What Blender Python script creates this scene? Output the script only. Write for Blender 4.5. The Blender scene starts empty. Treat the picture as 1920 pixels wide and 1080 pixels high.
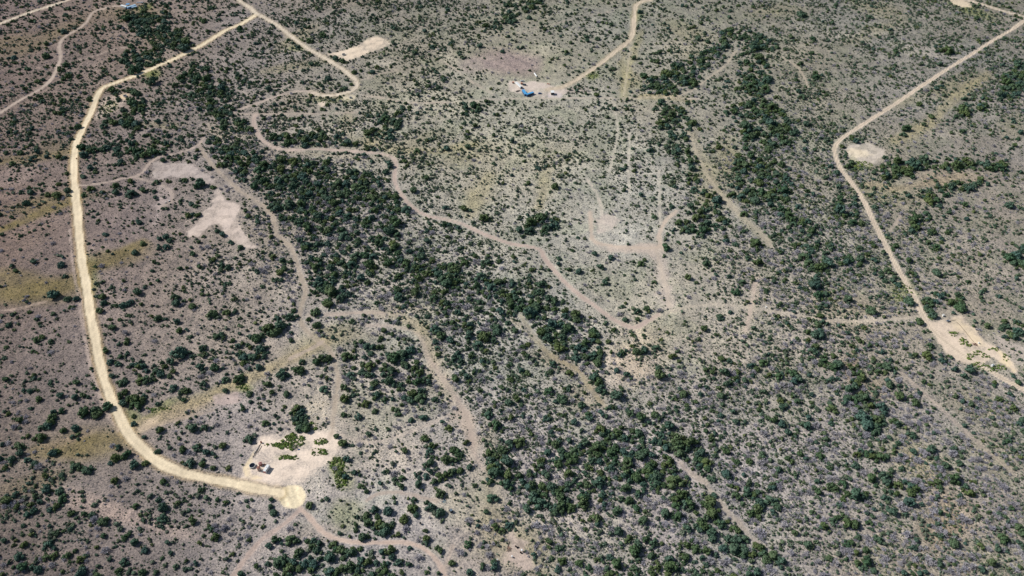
import bpy, bmesh, math, random
import numpy as np
from mathutils import Vector, Matrix
from mathutils.kdtree import KDTree

C = bpy.context.scene
COL = C.collection
RNG = np.random.default_rng(11)
random.seed(11)

# ------------------------------------------------------------------ camera, sky, sun, exposure
CAM_H, PITCH, F_PX = 480.0, 40.8, 1500.0          # metres, degrees below the horizon, focal length for a 1920 px wide frame
cam_d = bpy.data.cameras.new("camera"); cam = bpy.data.objects.new("camera", cam_d); COL.objects.link(cam)
cam.location = (0, 0, CAM_H); cam.rotation_euler = (math.radians(90 - PITCH), 0, 0)
cam_d.sensor_width = 36.0; cam_d.lens = 36.0 * F_PX / 1920.0
cam_d.clip_start = 1.0; cam_d.clip_end = 40000.0
C.camera = cam

SUN_EL, SUN_AZ = 41.0, -72.0                       # azimuth clockwise from +y: the sun stands to the left and a little ahead
w = bpy.data.worlds.new("World"); C.world = w; w.use_nodes = True
wn = w.node_tree.nodes; wl = w.node_tree.links
sky = wn.new("ShaderNodeTexSky"); sky.sky_type = 'NISHITA'; sky.sun_disc = False
sky.sun_elevation = math.radians(SUN_EL); sky.sun_rotation = math.radians(SUN_AZ)
bg = wn["Background"]; bg.inputs["Strength"].default_value = 0.075
wl.new(sky.outputs[0], bg.inputs["Color"])
sd = bpy.data.lights.new("sun", 'SUN'); so = bpy.data.objects.new("sun", sd); COL.objects.link(so)
sd.energy = 4.9; sd.angle = math.radians(0.53); sd.color = (1.0, 0.97, 0.925)
_az, _el = math.radians(SUN_AZ), math.radians(SUN_EL)
sun_dir = Vector((math.sin(_az) * math.cos(_el), math.cos(_az) * math.cos(_el), math.sin(_el)))
so.rotation_euler = sun_dir.to_track_quat('Z', 'Y').to_euler()
so.location = (-300, 300, 700)
C.view_settings.view_transform = 'Standard'; C.view_settings.look = 'None'
C.view_settings.gamma = 1.0; C.view_settings.use_curve_mapping = False
C.view_settings.exposure = 0.04
C.cycles.max_bounces = 4; C.cycles.diffuse_bounces = 2; C.cycles.glossy_bounces = 2; C.cycles.transmission_bounces = 2
C.cycles.use_denoising = False if not hasattr(C.cycles, "use_denoising") else C.cycles.use_denoising

# ------------------------------------------------------------------ noise and terrain height
_tab = np.random.default_rng(5).random((256, 256)).astype(np.float32)
def vnoise(x, y):
    xi = np.floor(x).astype(np.int64); yi = np.floor(y).astype(np.int64)
    fx = (x - xi); fy = (y - yi); fx = fx * fx * (3 - 2 * fx); fy = fy * fy * (3 - 2 * fy)
    a = _tab[xi & 255, yi & 255]; b = _tab[(xi + 1) & 255, yi & 255]
    c = _tab[xi & 255, (yi + 1) & 255]; d = _tab[(xi + 1) & 255, (yi + 1) & 255]
    return (a * (1 - fx) + b * fx) * (1 - fy) + (c * (1 - fx) + d * fx) * fy
def fbm(x, y, octaves=4, gain=0.5):
    s = 0; a = 1; t = 0
    for k in range(octaves):
        s = s + a * vnoise(x * 2 ** k + 17.3 * k, y * 2 ** k - 9.1 * k); t += a; a *= gain
    return s / t
def smooth(e0, e1, x):
    t = np.clip((x - e0) / (e1 - e0), 0, 1); return t * t * (3 - 2 * t)

SP, CP = math.sin(math.radians(PITCH)), math.cos(math.radians(PITCH))
def hgt(x, y):
    return 9.0 * (fbm(x / 260.0 + 3.1, y / 260.0 + 8.7, 3) - 0.5) + 1.2 * (fbm(x / 40.0, y / 40.0, 2) - 0.5)
def ledge(x, y):
    """0..1 in bands that follow the contours: thin limestone ledges and the lines of brush along them"""
    m = 9.0 * (fbm(x / 260.0 + 3.1, y / 260.0 + 8.7, 3) - 0.5)
    a = .5 + .5 * np.sin(2 * math.pi * (m / 1.05 + .9 * fbm(x / 60, y / 60 + 30, 2)))
    # on the east slope the ledges run straight, from the north-west to the south-east
    b = .5 + .5 * np.sin(2 * math.pi * ((x * .82 + y * .57) / 15.0 + 2.2 * fbm(x / 70 + 9, y / 70, 3)))
    k = smooth(130, 230, x) * (1 - smooth(560, 680, y))
    return a * (1 - k) + b * k
def g(u, v, up=0.0):
    """where the photo point (u, v) lies on the ground (or on a level `up` metres over it)"""
    u = np.asarray(u, float); v = np.asarray(v, float)
    a = (u - 960) / F_PX; b = (v - 540) / F_PX
    dx = a; dy = CP - b * SP; dz = -SP - b * CP
    z = np.zeros_like(a) + up
    for _ in range(6):
        t = (CAM_H - z) / -dz
        x, y = t * dx, t * dy
        z = hgt(x, y) + up
    return x, y, z - up
def to_px(x, y, z):
    zc = y * CP + (CAM_H - z) * SP
    return 960 + F_PX * x / zc, 540 + F_PX * ((CAM_H - z) * CP - y * SP) / zc, zc
def at(u, v, up=0.0):
    x, y, z = g(np.array([u]), np.array([v]), up)
    return Vector((float(x[0]), float(y[0]), float(z[0])))

def srgb(*c):
    c = np.asarray(c, float) / 255.0
    return np.where(c <= 0.04045, c / 12.92, ((c + 0.055) / 1.055) ** 2.4)
K = 0.98                                            # a level white surface renders at about this value
def alb(*c): return srgb(*c) / K

# ------------------------------------------------------------------ roads, tracks, bare patches (photo points -> ground)
def catmull(P, n=8):
    P = np.asarray(P, float)
    if len(P) < 3: return P
    Q = np.vstack([2 * P[0] - P[1], P, 2 * P[-1] - P[-2]])
    out = []
    t = np.linspace(0, 1, n, endpoint=False)[:, None]
    for i in range(1, len(Q) - 2):
        p0, p1, p2, p3 = Q[i - 1], Q[i], Q[i + 1], Q[i + 2]
        out.append(0.5 * (2 * p1 + (p2 - p0) * t + (2 * p0 - 5 * p1 + 4 * p2 - p3) * t * t + (3 * p1 - p0 - 3 * p2 + p3) * t ** 3))
    out.append(P[-1:])
    return np.vstack(out)

SAND, SAND2, PINK, PINK2 = (219, 202, 172), (204, 190, 170), (180, 163, 150), (170, 154, 141)
# name, width m, colour, strength, edge m, clearing half-extra m, ruts, points
ROADS = [
 ("gravel_road", 7.4, SAND, 1.0, 0.5, 1.6, 0, [(478,29),(450,46),(425,56),(390,78),(362,93),(330,109),(300,122),(268,136),(237,148),(212,157),(192,166),(181,182),(170,213),(160,232),(149,255),(142,274),(138,315),(141,362),(147,420),(152,482),(161,532),(165,560),(171,600),(177,628),(186,675),(200,727),(220,772),(239,810),(266,841),(295,865),(337,885),(387,897),(437,907),(478,916),(515,922),(526,925)]),
 ("gravel_road", 6.4, SAND2, 1.0, 0.5, 1.5, 0, [(438,-8),(452,4),(468,14),(479,24),(500,36),(531,56),(556,76),(580,93),(605,107),(636,126),(656,141),(668,153),(667,163),(656,171),(632,178),(605,179),(585,174)]),
 ("dirt_track", 4.6, PINK, .75, 0.8, 1.0, 0, [(592,175),(572,171),(554,172),(535,176),(516,181),(495,189),(478,195),(455,203),(436,212)]),
 ("gravel_road", 6.4, SAND2, 1.0, 0.5, 1.5, 0, [(-20,51),(0,44),(30,33),(60,22),(95,11),(130,-1),(150,-9)]),
 ("gravel_road", 6.0, (200,184,162), .95, 0.7, 1.5, 1, [(1240,-6),(1220,0),(1204,3),(1193,10),(1189,32),(1187,55),(1180,76),(1156,95),(1122,122),(1096,140),(1072,155),(1052,164),(1028,168)]),
 ("dirt_road", 4.9, (216,198,176), 1.0, 0.5, 1.4, 2, [(1925,34),(1905,50),(1872,70),(1835,93),(1798,116),(1760,140),(1718,168),(1680,194),(1640,219),(1606,241),(1580,258),(1566,274),(1567,294),(1577,318),(1598,344),(1613,366),(1626,390),(1638,417),(1652,444),(1666,472),(1681,500),(1697,527),(1711,551),(1725,580),(1738,603),(1755,625),(1785,650),(1815,671),(1850,692),(1885,712),(1925,734)]),
 ("gravel_road", 8.0, (198,184,166), 1.0, 0.6, 1.5, 0, [(1800,-8),(1815,0),(1850,11),(1885,22),(1925,33)]),
 ("dirt_track", 4.8, PINK2, .85, 0.9, 1.0, 0, [(-10,218),(0,212),(37,188),(75,167),(97,147),(110,120),(114,105),(111,87),(120,70),(145,55),(162,42),(172,25),(190,17),(220,11),(240,14)]),
 ("dirt_track", 4.6, (178,160,148), .95, 0.7, 1.0, 1, [(480,213),(476,228),(482,248),(494,264),(515,277),(545,281),(590,280),(640,282),(690,286),(722,290),(740,300),(742,316),(739,335),(745,352),(757,371),(775,390),(800,404),(838,412),(868,421),(910,440),(958,457),(985,461),(1012,468),(1022,485),(1040,508),(1062,532),(1090,556),(1115,573),(1140,592),(1168,608),(1192,614),(1212,603),(1235,590)]),
 ("dirt_track", 3.4, PINK2, .7, 0.9, .6, 0, [(436,213),(480,214),(530,214),(590,213),(640,212),(670,211)]),
 ("dirt_track", 4.0, (168,153,136), .72, 1.4, .8, 1, [(372,272),(382,288),(400,312),(425,335),(452,360),(480,376),(505,398),(516,420),(520,440),(542,460),(556,490),(565,520),(573,545),(566,570),(562,592),(572,617),(592,635),(612,650),(626,675),(634,708),(630,740),(627,768),(624,800),(620,822)]),
 ("dirt_track", 3.6, PINK2, .7, 1.0, .8, 0, [(606,640),(590,650),(565,662),(545,672)]),
 ("dirt_track", 4.0, PINK2, .7, 1.2, .8, 0, [(578,592),(610,590),(650,588),(690,585),(720,588)]),
 ("dirt_track", 3.6, PINK2, .6, 1.6, 1.0, 0, [(690,610),(740,612),(780,625),(796,648),(802,670),(820,695),(840,725),(862,757),(880,790),(884,815)]),
 ("dirt_track", 3.4, (184,164,150), .9, 0.6, .8, 1, [(562,952),(580,970),(600,992),(625,1008),(660,1016),(700,1018),(745,1017),(780,1022),(805,1036),(822,1055),(835,1080),(842,1100)]),
 ("dirt_track", 3.0, PINK2, .7, 0.7, .6, 1, [(688,938),(705,927),(735,923),(765,926),(795,934),(820,940)]),
 ("dirt_track", 3.6, (178,158,146), .75, 0.8, .6, 1, [(560,958),(530,985),(500,1005),(478,1025),(455,1055),(434,1085)]),
 ("dirt_track", 3.4, PINK2, .6, 0.8, .6, 1, [(835,1070),(840,1045),(848,1025)]),
 ("dirt_track", 4.2, (182,166,150), .8, 1.2, .8, 0, [(1106,396),(1108,420),(1112,450),(1140,460),(1190,464),(1235,463),(1236,440),(1250,412),(1270,395)]),
 ("dirt_track", 4.0, (182,168,152), .65, 1.4, .4, 0, [(1230,470),(1240,505),(1250,545),(1255,575)]),
 ("dirt_track", 3.0, (190,178,164), .7, 1.2, .5, 0, [(1100,335),(1118,362),(1126,385),(1128,402)]),
 ("dirt_track", 2.6, (190,180,164), .6, 1.4, .35, 0, [(1180,250),(1178,320),(1180,360)]),
 ("dirt_track", 2.6, (190,180,164), .6, 1.4, .35, 0, [(1235,320),(1236,370),(1238,420)]),
 ("dirt_track", 2.6, (190,180,164), .6, 1.4, .35, 0, [(1150,190),(1158,240),(1150,290),(1140,330)]),
 ("dirt_track", 4.0, (174,162,142), .5, 1.6, 1.0, 0, [(1290,250),(1312,300),(1330,335),(1352,365),(1385,400),(1408,420),(1430,442),(1445,462)]),
 ("dirt_track", 3.4, (180,166,148), .6, 1.2, .6, 0, [(1378,96),(1362,120),(1330,145),(1300,168),(1270,180)]),
 ("dirt_track", 3.2, (182,168,154), .65, 1.0, .6, 0, [(880,190),(930,186),(985,185),(1050,184),(1120,184),(1190,184),(1260,183),(1310,186)]),
 ("dirt_track", 3.2, (184,170,152), .4, 1.4, .5, 0, [(1225,596),(1260,584),(1300,574),(1350,571),(1420,580),(1490,590),(1560,602),(1640,601),(1690,598),(1728,592)]),
 ("dirt_track", 2.8, PINK2, .7, 1.0, .5, 0, [(690,181),(740,188),(780,193),(830,192),(880,190)]),
 ("dirt_track", 3.4, (182,164,150), .75, 1.0, .8, 0, [(150,348),(190,344),(225,336),(250,332),(268,322),(280,306),(300,294),(330,288),(360,278),(374,270),(382,258)]),
 ("dirt_track", 3.4, PINK2, .65, 1.2, .6, 0, [(250,332),(280,340),(305,348),(322,362),(318,380),(300,388)]),
 ("dirt_track", 2.8, PINK2, .55, 1.0, .5, 0, [(825,112),(850,128),(880,150),(905,165),(925,178)]),
 ("dirt_track", 2.8, PINK2, .6, 1.0, .5, 0, [(668,152),(690,147),(715,138),(745,131)]),
 ("dirt_track", 2.8, PINK2, .5, 1.0, .5, 0, [(680,178),(710,182),(745,190)]),
 ("dirt_track", 2.8, PINK2, .5, 1.0, .5, 0, [(950,66),(1000,54),(1050,42),(1100,30),(1150,21)]),
 ("dirt_track", 2.6, (186,174,152), .55, .8, .5, 0, [(1182,80),(1179,110),(1175,140),(1170,178)]),
 ("dirt_track", 3.0, PINK2, .6, 1.0, .5, 0, [(150,112),(180,104),(215,92),(240,88)]),
 ("dirt_track", 3.4, (146,134,108), .55, 1.8, .8, 0, [(975,592),(990,612),(1010,640),(1030,665),(1060,682),(1085,695),(1100,720),(1122,748),(1135,762)]),
 ("dirt_track", 4.0, (172,156,138), .5, 2.0, 1.0, 0, [(1275,870),(1300,890),(1325,908),(1340,930),(1365,960),(1390,985),(1410,1010),(1440,1035),(1470,1060)]),
 ("dirt_track", 3.2, (180,164,146), .6, 1.2, .6, 0, [(1465,108),(1490,122),(1508,145),(1515,165)]),
 ("dirt_track", 3.2, (182,164,150), .6, 1.2, .6, 0, [(1416,530),(1412,555),(1405,590),(1398,620)]),
 ("dirt_track", 2.8, (186,174,160), .55, 1.2, .4, 0, [(1700,85),(1725,98),(1760,106),(1802,110)]),
 ("dirt_track", 2.8, (178,162,148), .55, 1.0, .5, 0, [(1690,400),(1680,418),(1668,432)]),
 ("dirt_track", 2.0, (178,160,148), .55, 0.6, .2, 0, [(130,430),(137,500),(147,560),(155,620),(166,675),(180,730),(200,775),(222,808)]),
 ("dirt_track", 1.6, (178,160,148), .5, 0.6, .2, 0, [(149,540),(154,580),(160,630),(171,690),(188,740),(210,785)]),
 ("dirt_track", 3.0, (188,166,150), .5, 1.0, .5, 0, [(0,582),(25,580),(50,574),(85,566)]),
 ("dirt_track", 2.8, (168,150,130), .5, 1.0, .4, 0, [(265,802),(310,792),(350,782),(400,770)]),
 ("dirt_track", 2.8, (180,164,150), .4, 1.2, .3, 0, [(640,815),(690,830),(740,820),(800,798),(840,778)]),
 ("dirt_track", 3.0, (178,160,146), .5, 1.2, .4, 0, [(905,880),(890,850),(884,815)]),
 ("dirt_track", 3.0, (172,154,140), .35, 1.6, .4, 0, [(1690,700),(1730,735),(1790,790),(1850,845),(1900,890)]),
]
PADS = [  # name, colour, strength, edge m, points
 ("bare_ground", (212,195,178), 1.0, 2.4, [(454,888),(462,872),(478,846),(488,822),(510,814),(560,815),(610,808),(634,820),(634,842),(606,872),(584,888),(566,912),(520,914),(500,906),(470,902),(450,898)]),
 ("turnaround", (222,206,174), 1.0, .5, [(522,926),(532,914),(548,909),(564,912),(572,924),(572,936),(566,947),(556,952),(542,953),(531,949),(524,940)]),
 ("bare_ground", (220,200,162), .7, .8, [(456,876),(472,850),(478,848),(472,868),(468,890),(490,893),(490,897),(462,894)]),
 ("bare_ground", (212,194,172), .95, 1.4, [(608,101),(640,96),(668,87),(682,77),(705,68),(728,80),(712,92),(690,99),(668,108),(650,114),(640,108),(620,104)]),
 ("bare_ground", (176,163,155), .92, 1.6, [(285,316),(290,306),(305,305),(325,307),(352,306),(370,317),(390,330),(402,342),(385,344),(362,332),(345,334),(320,332),(300,336),(287,325)]),
 ("bare_ground", (194,178,166), .95, 1.8, [(402,358),(410,356),(425,375),(448,382),(450,392),(442,408),(451,430),(470,455),(482,464),(466,466),(445,458),(425,442),(414,427),(400,422),(376,438),(352,441),(376,410),(388,392),(400,382)]),
 ("bare_ground", (206,188,168), 1.0, 1.4, [(1742,606),(1758,602),(1780,597),(1802,593),(1822,612),(1842,634),(1860,646),(1876,658),(1892,672),(1910,692),(1898,697),(1862,672),(1850,681),(1832,679),(1808,680),(1782,664),(1756,638)]),
 ("bare_ground", (222,202,168), .65, 2.4, [(1780,602),(1798,597),(1818,612),(1836,632),(1850,645),(1838,652),(1822,640),(1800,622),(1786,610)]),
 ("bare_ground", (222,202,162), .6, 2.2, [(1868,652),(1878,660),(1892,674),(1904,692),(1890,694),(1872,680),(1876,668)]),
 ("bare_ground", (180,167,157), .65, 2.4, [(1864,634),(1880,630),(1900,640),(1925,656),(1925,690),(1905,682),(1885,662)]),
 ("bare_ground", (196,184,170), .8, 3.5, [(1586,282),(1600,270),(1630,270),(1655,282),(1652,300),(1636,312),(1612,308),(1596,298)]),
 ("bare_ground", (222,206,178), .72, 3.0, [(1588,285),(1602,280),(1622,282),(1636,290),(1618,294),(1600,292)]),
 ("bare_ground", (194,180,168), .95, 2.0, [(954,152),(985,152),(1012,153),(1034,160),(1056,163),(1062,172),(1048,180),(1020,181),(992,180),(970,174),(955,168)]),
 ("bare_ground", (200,188,184), .8, 1.0, [(1022,178),(1032,172),(1048,174),(1054,182),(1030,183)]),
 ("bare_ground", (178,160,152), .85, 1.5, [(395,744),(420,736),(442,738),(445,750),(425,757),(405,756)]),
 ("bare_ground", (198,180,164), .6, 2.0, [(192,182),(206,178),(228,178),(240,182),(232,196),(214,208),(196,218),(180,220)]),
 ("bare_ground", (222,198,160), .7, .8, [(223,180),(232,174),(243,178),(240,186),(228,188)]),
 ("bare_ground", (208,190,170), .9, 1.0, [(594,194),(606,190),(612,193),(606,200),(598,200)]),
 ("bare_ground", (210,196,168), .8, 1.0, [(640,183),(652,178),(664,180),(660,187),(646,188)]),
 ("bare_ground", (210,192,168), .8, 1.2, [(1776,-4),(1800,-4),(1822,10),(1806,14),(1788,8)]),
 ("bare_ground", (186,168,156), .8, 2.0, [(955,1000),(968,996),(972,1010),(984,1020),(982,1040),(1000,1055),(990,1068),(965,1052),(946,1042),(952,1026)]),
 ("bare_ground", (188,172,158), .8, 2.5, [(1112,445),(1150,462),(1236,456),(1250,466),(1240,480),(1200,474),(1140,470),(1112,462)]),
 ("bare_ground", (188,174,162), .75, 2.5, [(1120,405),(1140,402),(1158,416),(1142,430),(1122,436)]),
 ("bare_ground", (180,166,156), .55, 3.0, [(1225,476),(1245,480),(1255,520),(1262,575),(1240,570),(1232,520)]),
 ("bare_ground", (180,162,146), .55, 3.0, [(850,775),(880,770),(898,800),(896,850),(880,860),(872,820),(842,790)]),
 ("bare_ground", (178,162,156), .6, 2.0, [(290,340),(318,352),(322,368),(308,384),(298,420),(286,428),(292,380)]),
 ("bare_ground", (196,182,160), .6, 2.5, [(575,748),(610,742),(616,775),(604,790),(580,800)]),
 ("bare_ground", (196,176,152), .6, 2.0, [(262,812),(290,795),(300,785),(286,786),(262,800)]),
]
# soft tints of the soil and grass: u, v, radius u, radius v, angle deg, colour, strength
OLV, OLV2, GRN, PALE, MAU = (116,104,70), (144,136,104), (118,128,62), (196,186,170), (146,126,124)
TINT = [
 (70,545,90,24,-6,OLV,.9),(30,520,50,18,0,OLV,.8),(95,380,90,14,-12,OLV,.75),(215,485,70,18,-14,OLV,.8),(170,525,14,40,0,GRN,.5),
 (165,835,75,32,-8,OLV,.9),(70,905,70,16,-12,OLV,.5),(40,300,60,14,-8,OLV,.5),(110,280,40,20,0,OLV,.45),(90,70,90,14,-25,OLV,.5),
 (20,80,40,14,-20,OLV,.5),(250,25,60,16,0,OLV,.5),(300,70,40,16,0,OLV,.4),(272,14,16,6,-20,GRN,.8),(285,138,16,8,0,GRN,.8),
 (270,112,22,10,-30,OLV2,.6),(545,125,60,9,-10,OLV2,.6),(555,92,14,6,0,GRN,.6),(560,70,50,12,-30,OLV2,.6),(620,186,40,6,0,GRN,.5),
 (205,203,16,9,-30,GRN,.8),(300,235,40,6,0,OLV2,.6),(650,235,16,30,0,OLV2,.6),(700,258,40,14,-20,OLV2,.6),(770,270,70,14,-20,OLV2,.5),
 (880,285,50,20,-20,OLV2,.45),(900,360,26,40,30,OLV2,.6),(1018,355,18,40,10,OLV2,.5),(1110,140,14,8,0,GRN,.9),(1180,150,30,14,20,OLV2,.7),
 (1168,120,6,40,0,OLV2,.6),(1240,180,40,8,0,OLV2,.7),(1280,95,40,16,20,OLV2,.4),(1290,60,50,16,20,OLV2,.5),(1195,30,10,14,0,GRN,.5),
 (1330,350,30,60,-20,OLV2,.6),(1380,330,22,60,-20,OLV2,.6),(1360,290,30,40,0,OLV2,.5),(1460,20,60,12,0,OLV2,.4),(1650,20,50,16,10,OLV2,.5),
 (1820,18,45,10,20,GRN,.7),(1640,60,60,12,-20,OLV2,.5),(1800,160,60,22,-20,OLV2,.6),(1700,190,40,12,-20,OLV2,.5),(1720,245,50,16,-30,OLV2,.5),
 (1612,310,22,8,0,GRN,.95),(1600,297,10,5,0,GRN,.7),(1660,360,70,22,10,OLV2,.55),(1780,335,70,18,0,(160,142,118),.6),(1900,240,30,30,0,OLV2,.4),
 (940,115,50,24,10,MAU,.75),(985,130,30,20,0,MAU,.5),(1080,172,30,7,0,MAU,.5),(1250,90,40,18,0,PALE,.4),(1600,65,50,5,0,PALE,.5),
 (1720,95,40,10,10,PALE,.45),(620,245,60,12,0,PALE,.55),(720,118,24,9,0,PALE,.5),(1150,420,60,40,0,PALE,.25),(960,340,90,60,0,PALE,.2),
 (1760,250,60,10,0,PALE,.2),(1060,610,60,24,0,PALE,.2),(600,640,70,22,-20,OLV2,.6),(480,705,80,14,-22,OLV2,.6),(390,740,90,14,-18,OLV2,.65),
 (330,775,80,14,-16,(168,148,110),.6),(455,728,16,10,0,GRN,.8),(300,768,40,8,-30,GRN,.5),(250,780,10,18,-20,GRN,.5),(780,610,40,12,20,OLV2,.6),
 (805,640,20,40,-20,OLV2,.5),(760,580,60,10,0,(176,158,138),.5),(640,625,60,14,0,OLV2,.4),(820,700,30,60,-25,OLV2,.4),(920,850,14,70,0,OLV2,.5),
 (880,950,60,40,0,OLV2,.5),(940,1000,60,50,0,OLV2,.55),(990,1010,30,30,-20,OLV2,.6),(1010,1060,30,40,0,OLV2,.5),(650,965,30,30,-20,GRN,.45),
 (640,890,16,30,-30,GRN,.6),(630,870,14,14,0,GRN,.5),(540,832,30,8,0,GRN,.7),(536,858,14,5,0,GRN,.85),(595,848,16,8,0,(150,140,80),.6),
 (580,905,40,24,0,PALE,.4),(1100,745,40,30,0,(150,134,100),.4),(1050,680,50,14,20,(140,120,92),.5),(1200,660,50,60,0,(196,172,146),.4),(1170,690,40,40,0,(200,176,150),.35),
 (1380,600,60,40,0,PALE,.25),(1340,650,90,30,10,PALE,.25),(1580,575,60,30,0,(160,146,122),.6),(1600,610,60,20,0,(170,154,132),.5),(1690,550,30,26,0,(140,146,80),.45),
 (1600,690,20,30,0,(150,126,104),.6),(1640,730,30,30,0,(150,130,108),.5),(1660,600,90,8,0,PALE,.5),(1700,850,60,40,20,OLV2,.5),(1780,960,60,40,20,(150,130,104),.5),
 (1760,1000,40,30,0,(142,120,98),.5),(1740,880,60,30,30,OLV2,.45),(1830,760,60,30,20,OLV2,.5),(1860,850,60,40,40,OLV2,.4),(1500,770,40,40,0,PALE,.2),
 (1470,980,60,50,0,PALE,.2),(1150,1000,80,40,0,PALE,.3),(1030,980,60,30,0,PALE,.3),(600,1000,50,20,0,(160,142,132),.4),(200,960,90,16,15,(172,150,138),.5),
 (300,985,80,16,15,(172,152,140),.5),(160,935,60,12,20,(170,150,138),.4),(120,830,60,8,-20,(168,146,132),.5),(30,330,40,20,-20,(150,132,124),.5),(730,860,60,30,0,(176,162,146),.4),
 (600,760,50,40,0,PALE,.35),(640,330,60,30,0,PALE,.25),(700,520,60,40,0,PALE,.25),(900,480,60,30,0,PALE,.3),(1500,620,70,60,0,PALE,.25),
 (440,250,50,14,0,OLV2,.3),(830,955,60,24,0,PALE,.4),(870,1030,40,40,0,(176,160,150),.4),
]
_gb = [
 [(128,111,103),(138,121,111),(142,130,120),(142,132,118),(144,136,120),(147,140,122),(138,131,118),(142,134,120),(134,126,115)],
 [(124,108,100),(134,120,110),(152,140,128),(166,156,139),(171,163,143),(163,153,135),(152,144,128),(152,142,128),(144,134,122)],
 [(122,104,95),(138,122,114),(154,142,130),(169,157,141),(173,164,147),(173,164,147),(162,152,138),(154,145,132),(152,140,130)],
 [(120,106,99),(141,127,118),(160,147,135),(169,157,143),(173,163,147),(170,160,144),(167,154,140),(162,150,136),(157,147,134)],
 [(122,108,96),(138,125,115),(167,154,144),(174,162,150),(178,164,152),(174,160,150),(167,154,144),(162,150,138),(157,144,130)],
 [(113,100,91),(128,115,107),(152,140,130),(164,152,142),(167,154,144),(167,154,144),(162,150,140),(157,145,132),(152,140,127)]]
GB = np.array([[srgb(*c) for c in r] for r in _gb]) / K * np.array([.90, .93, .94])

def bil(G, fu, fv):
    """bilinear look-up, fu/fv in cells (cell centres on whole numbers)"""
    nv, nu = G.shape[:2]
    fu = np.clip(fu, 0, nu - 1.001); fv = np.clip(fv, 0, nv - 1.001)
    i = fu.astype(int); j = fv.astype(int); a = fu - i; b = fv - j
    if G.ndim == 3: a = a[:, None]; b = b[:, None]
    return (G[j, i] * (1 - a) + G[j, i + 1] * a) * (1 - b) + (G[j + 1, i] * (1 - a) + G[j + 1, i + 1] * a) * b

def seg_dist(px, py, P):
    d2 = np.full(px.shape, 1e12)
    for (ax, ay), (bx, by) in zip(P[:-1], P[1:]):
        ex, ey = bx - ax, by - ay; L = ex * ex + ey * ey + 1e-9
        t = np.clip(((px - ax) * ex + (py - ay) * ey) / L, 0, 1)
        d2 = np.minimum(d2, (px - ax - t * ex) ** 2 + (py - ay - t * ey) ** 2)
    return np.sqrt(d2)
def in_poly(px, py, P):
    c = np.zeros(px.shape, bool)
    n = len(P)
    for i in range(n):
        x1, y1 = P[i]; x2, y2 = P[(i + 1) % n]
        if y1 == y2: continue
        c ^= ((y1 > py) != (y2 > py)) & (px < (x2 - x1) * (py - y1) / (y2 - y1) + x1)
    return c

ROAD_W = []
for r in ROADS:
    x, y, _ = g(*np.array(r[7], float).T)
    ROAD_W.append(catmull(np.column_stack([x, y]), 6))
PAD_W = []
for p in PADS:
    x, y, _ = g(*np.array(p[4], float).T)
    P = np.column_stack([x, y]); P = catmull(np.vstack([P, P[:1]]), 4)[:-1]
    PAD_W.append(P)

def near(x, y, P, m):
    lo = P.min(0) - m; hi = P.max(0) + m
    return np.nonzero((x > lo[0]) & (x < hi[0]) & (y > lo[1]) & (y < hi[1]))[0]
def pad_sd(x, y, P):
    d = seg_dist(x, y, np.vstack([P, P[:1]]))
    return np.where(in_poly(x, y, P), -d, d)

def clear_mask(x, y, r):
    """True where nothing tall may grow: on roads and bare patches (r = radius of the plant)"""
    out = np.zeros(x.shape, bool)
    for rd, P in zip(ROADS, ROAD_W):
        if rd[5] < .3: continue
        i = near(x, y, P, 14)
        if len(i): out[i] |= seg_dist(x[i], y[i], P) < rd[1] / 2 * (1 if rd[3] > .6 else .7) + rd[5] * .5 + .55 * r[i]
    for (cu, cv, m) in [(1769,590,6),(1777,601,5),(1436,576,4),(846,957,5),(788,980,4),(143,297,3),(130,291,3),(34,114,4),(81,107,4),(312,378,6),(928,178,5),(232,11,9),(240,8,7),(248,12,9),(262,4,8),(235,16,6),(985,173,14),(1012,174,5),(1036,172,6),(1004,141,8),(971,160,12),(1029,157,5),(644,101,6),(234,179,6),(657,182,6),(591,583,9),(924,932,9),(1862,684,5)]:
        q = at(cu, cv); out |= np.hypot(x - q.x, y - q.y) < m + .8 * r
    for pd, P in zip(PADS, PAD_W):
        if pd[2] < .7: continue
        i = near(x, y, P, 8)
        if len(i): out[i] |= pad_sd(x[i], y[i], P) < .5 * r[i]
    return out

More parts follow.
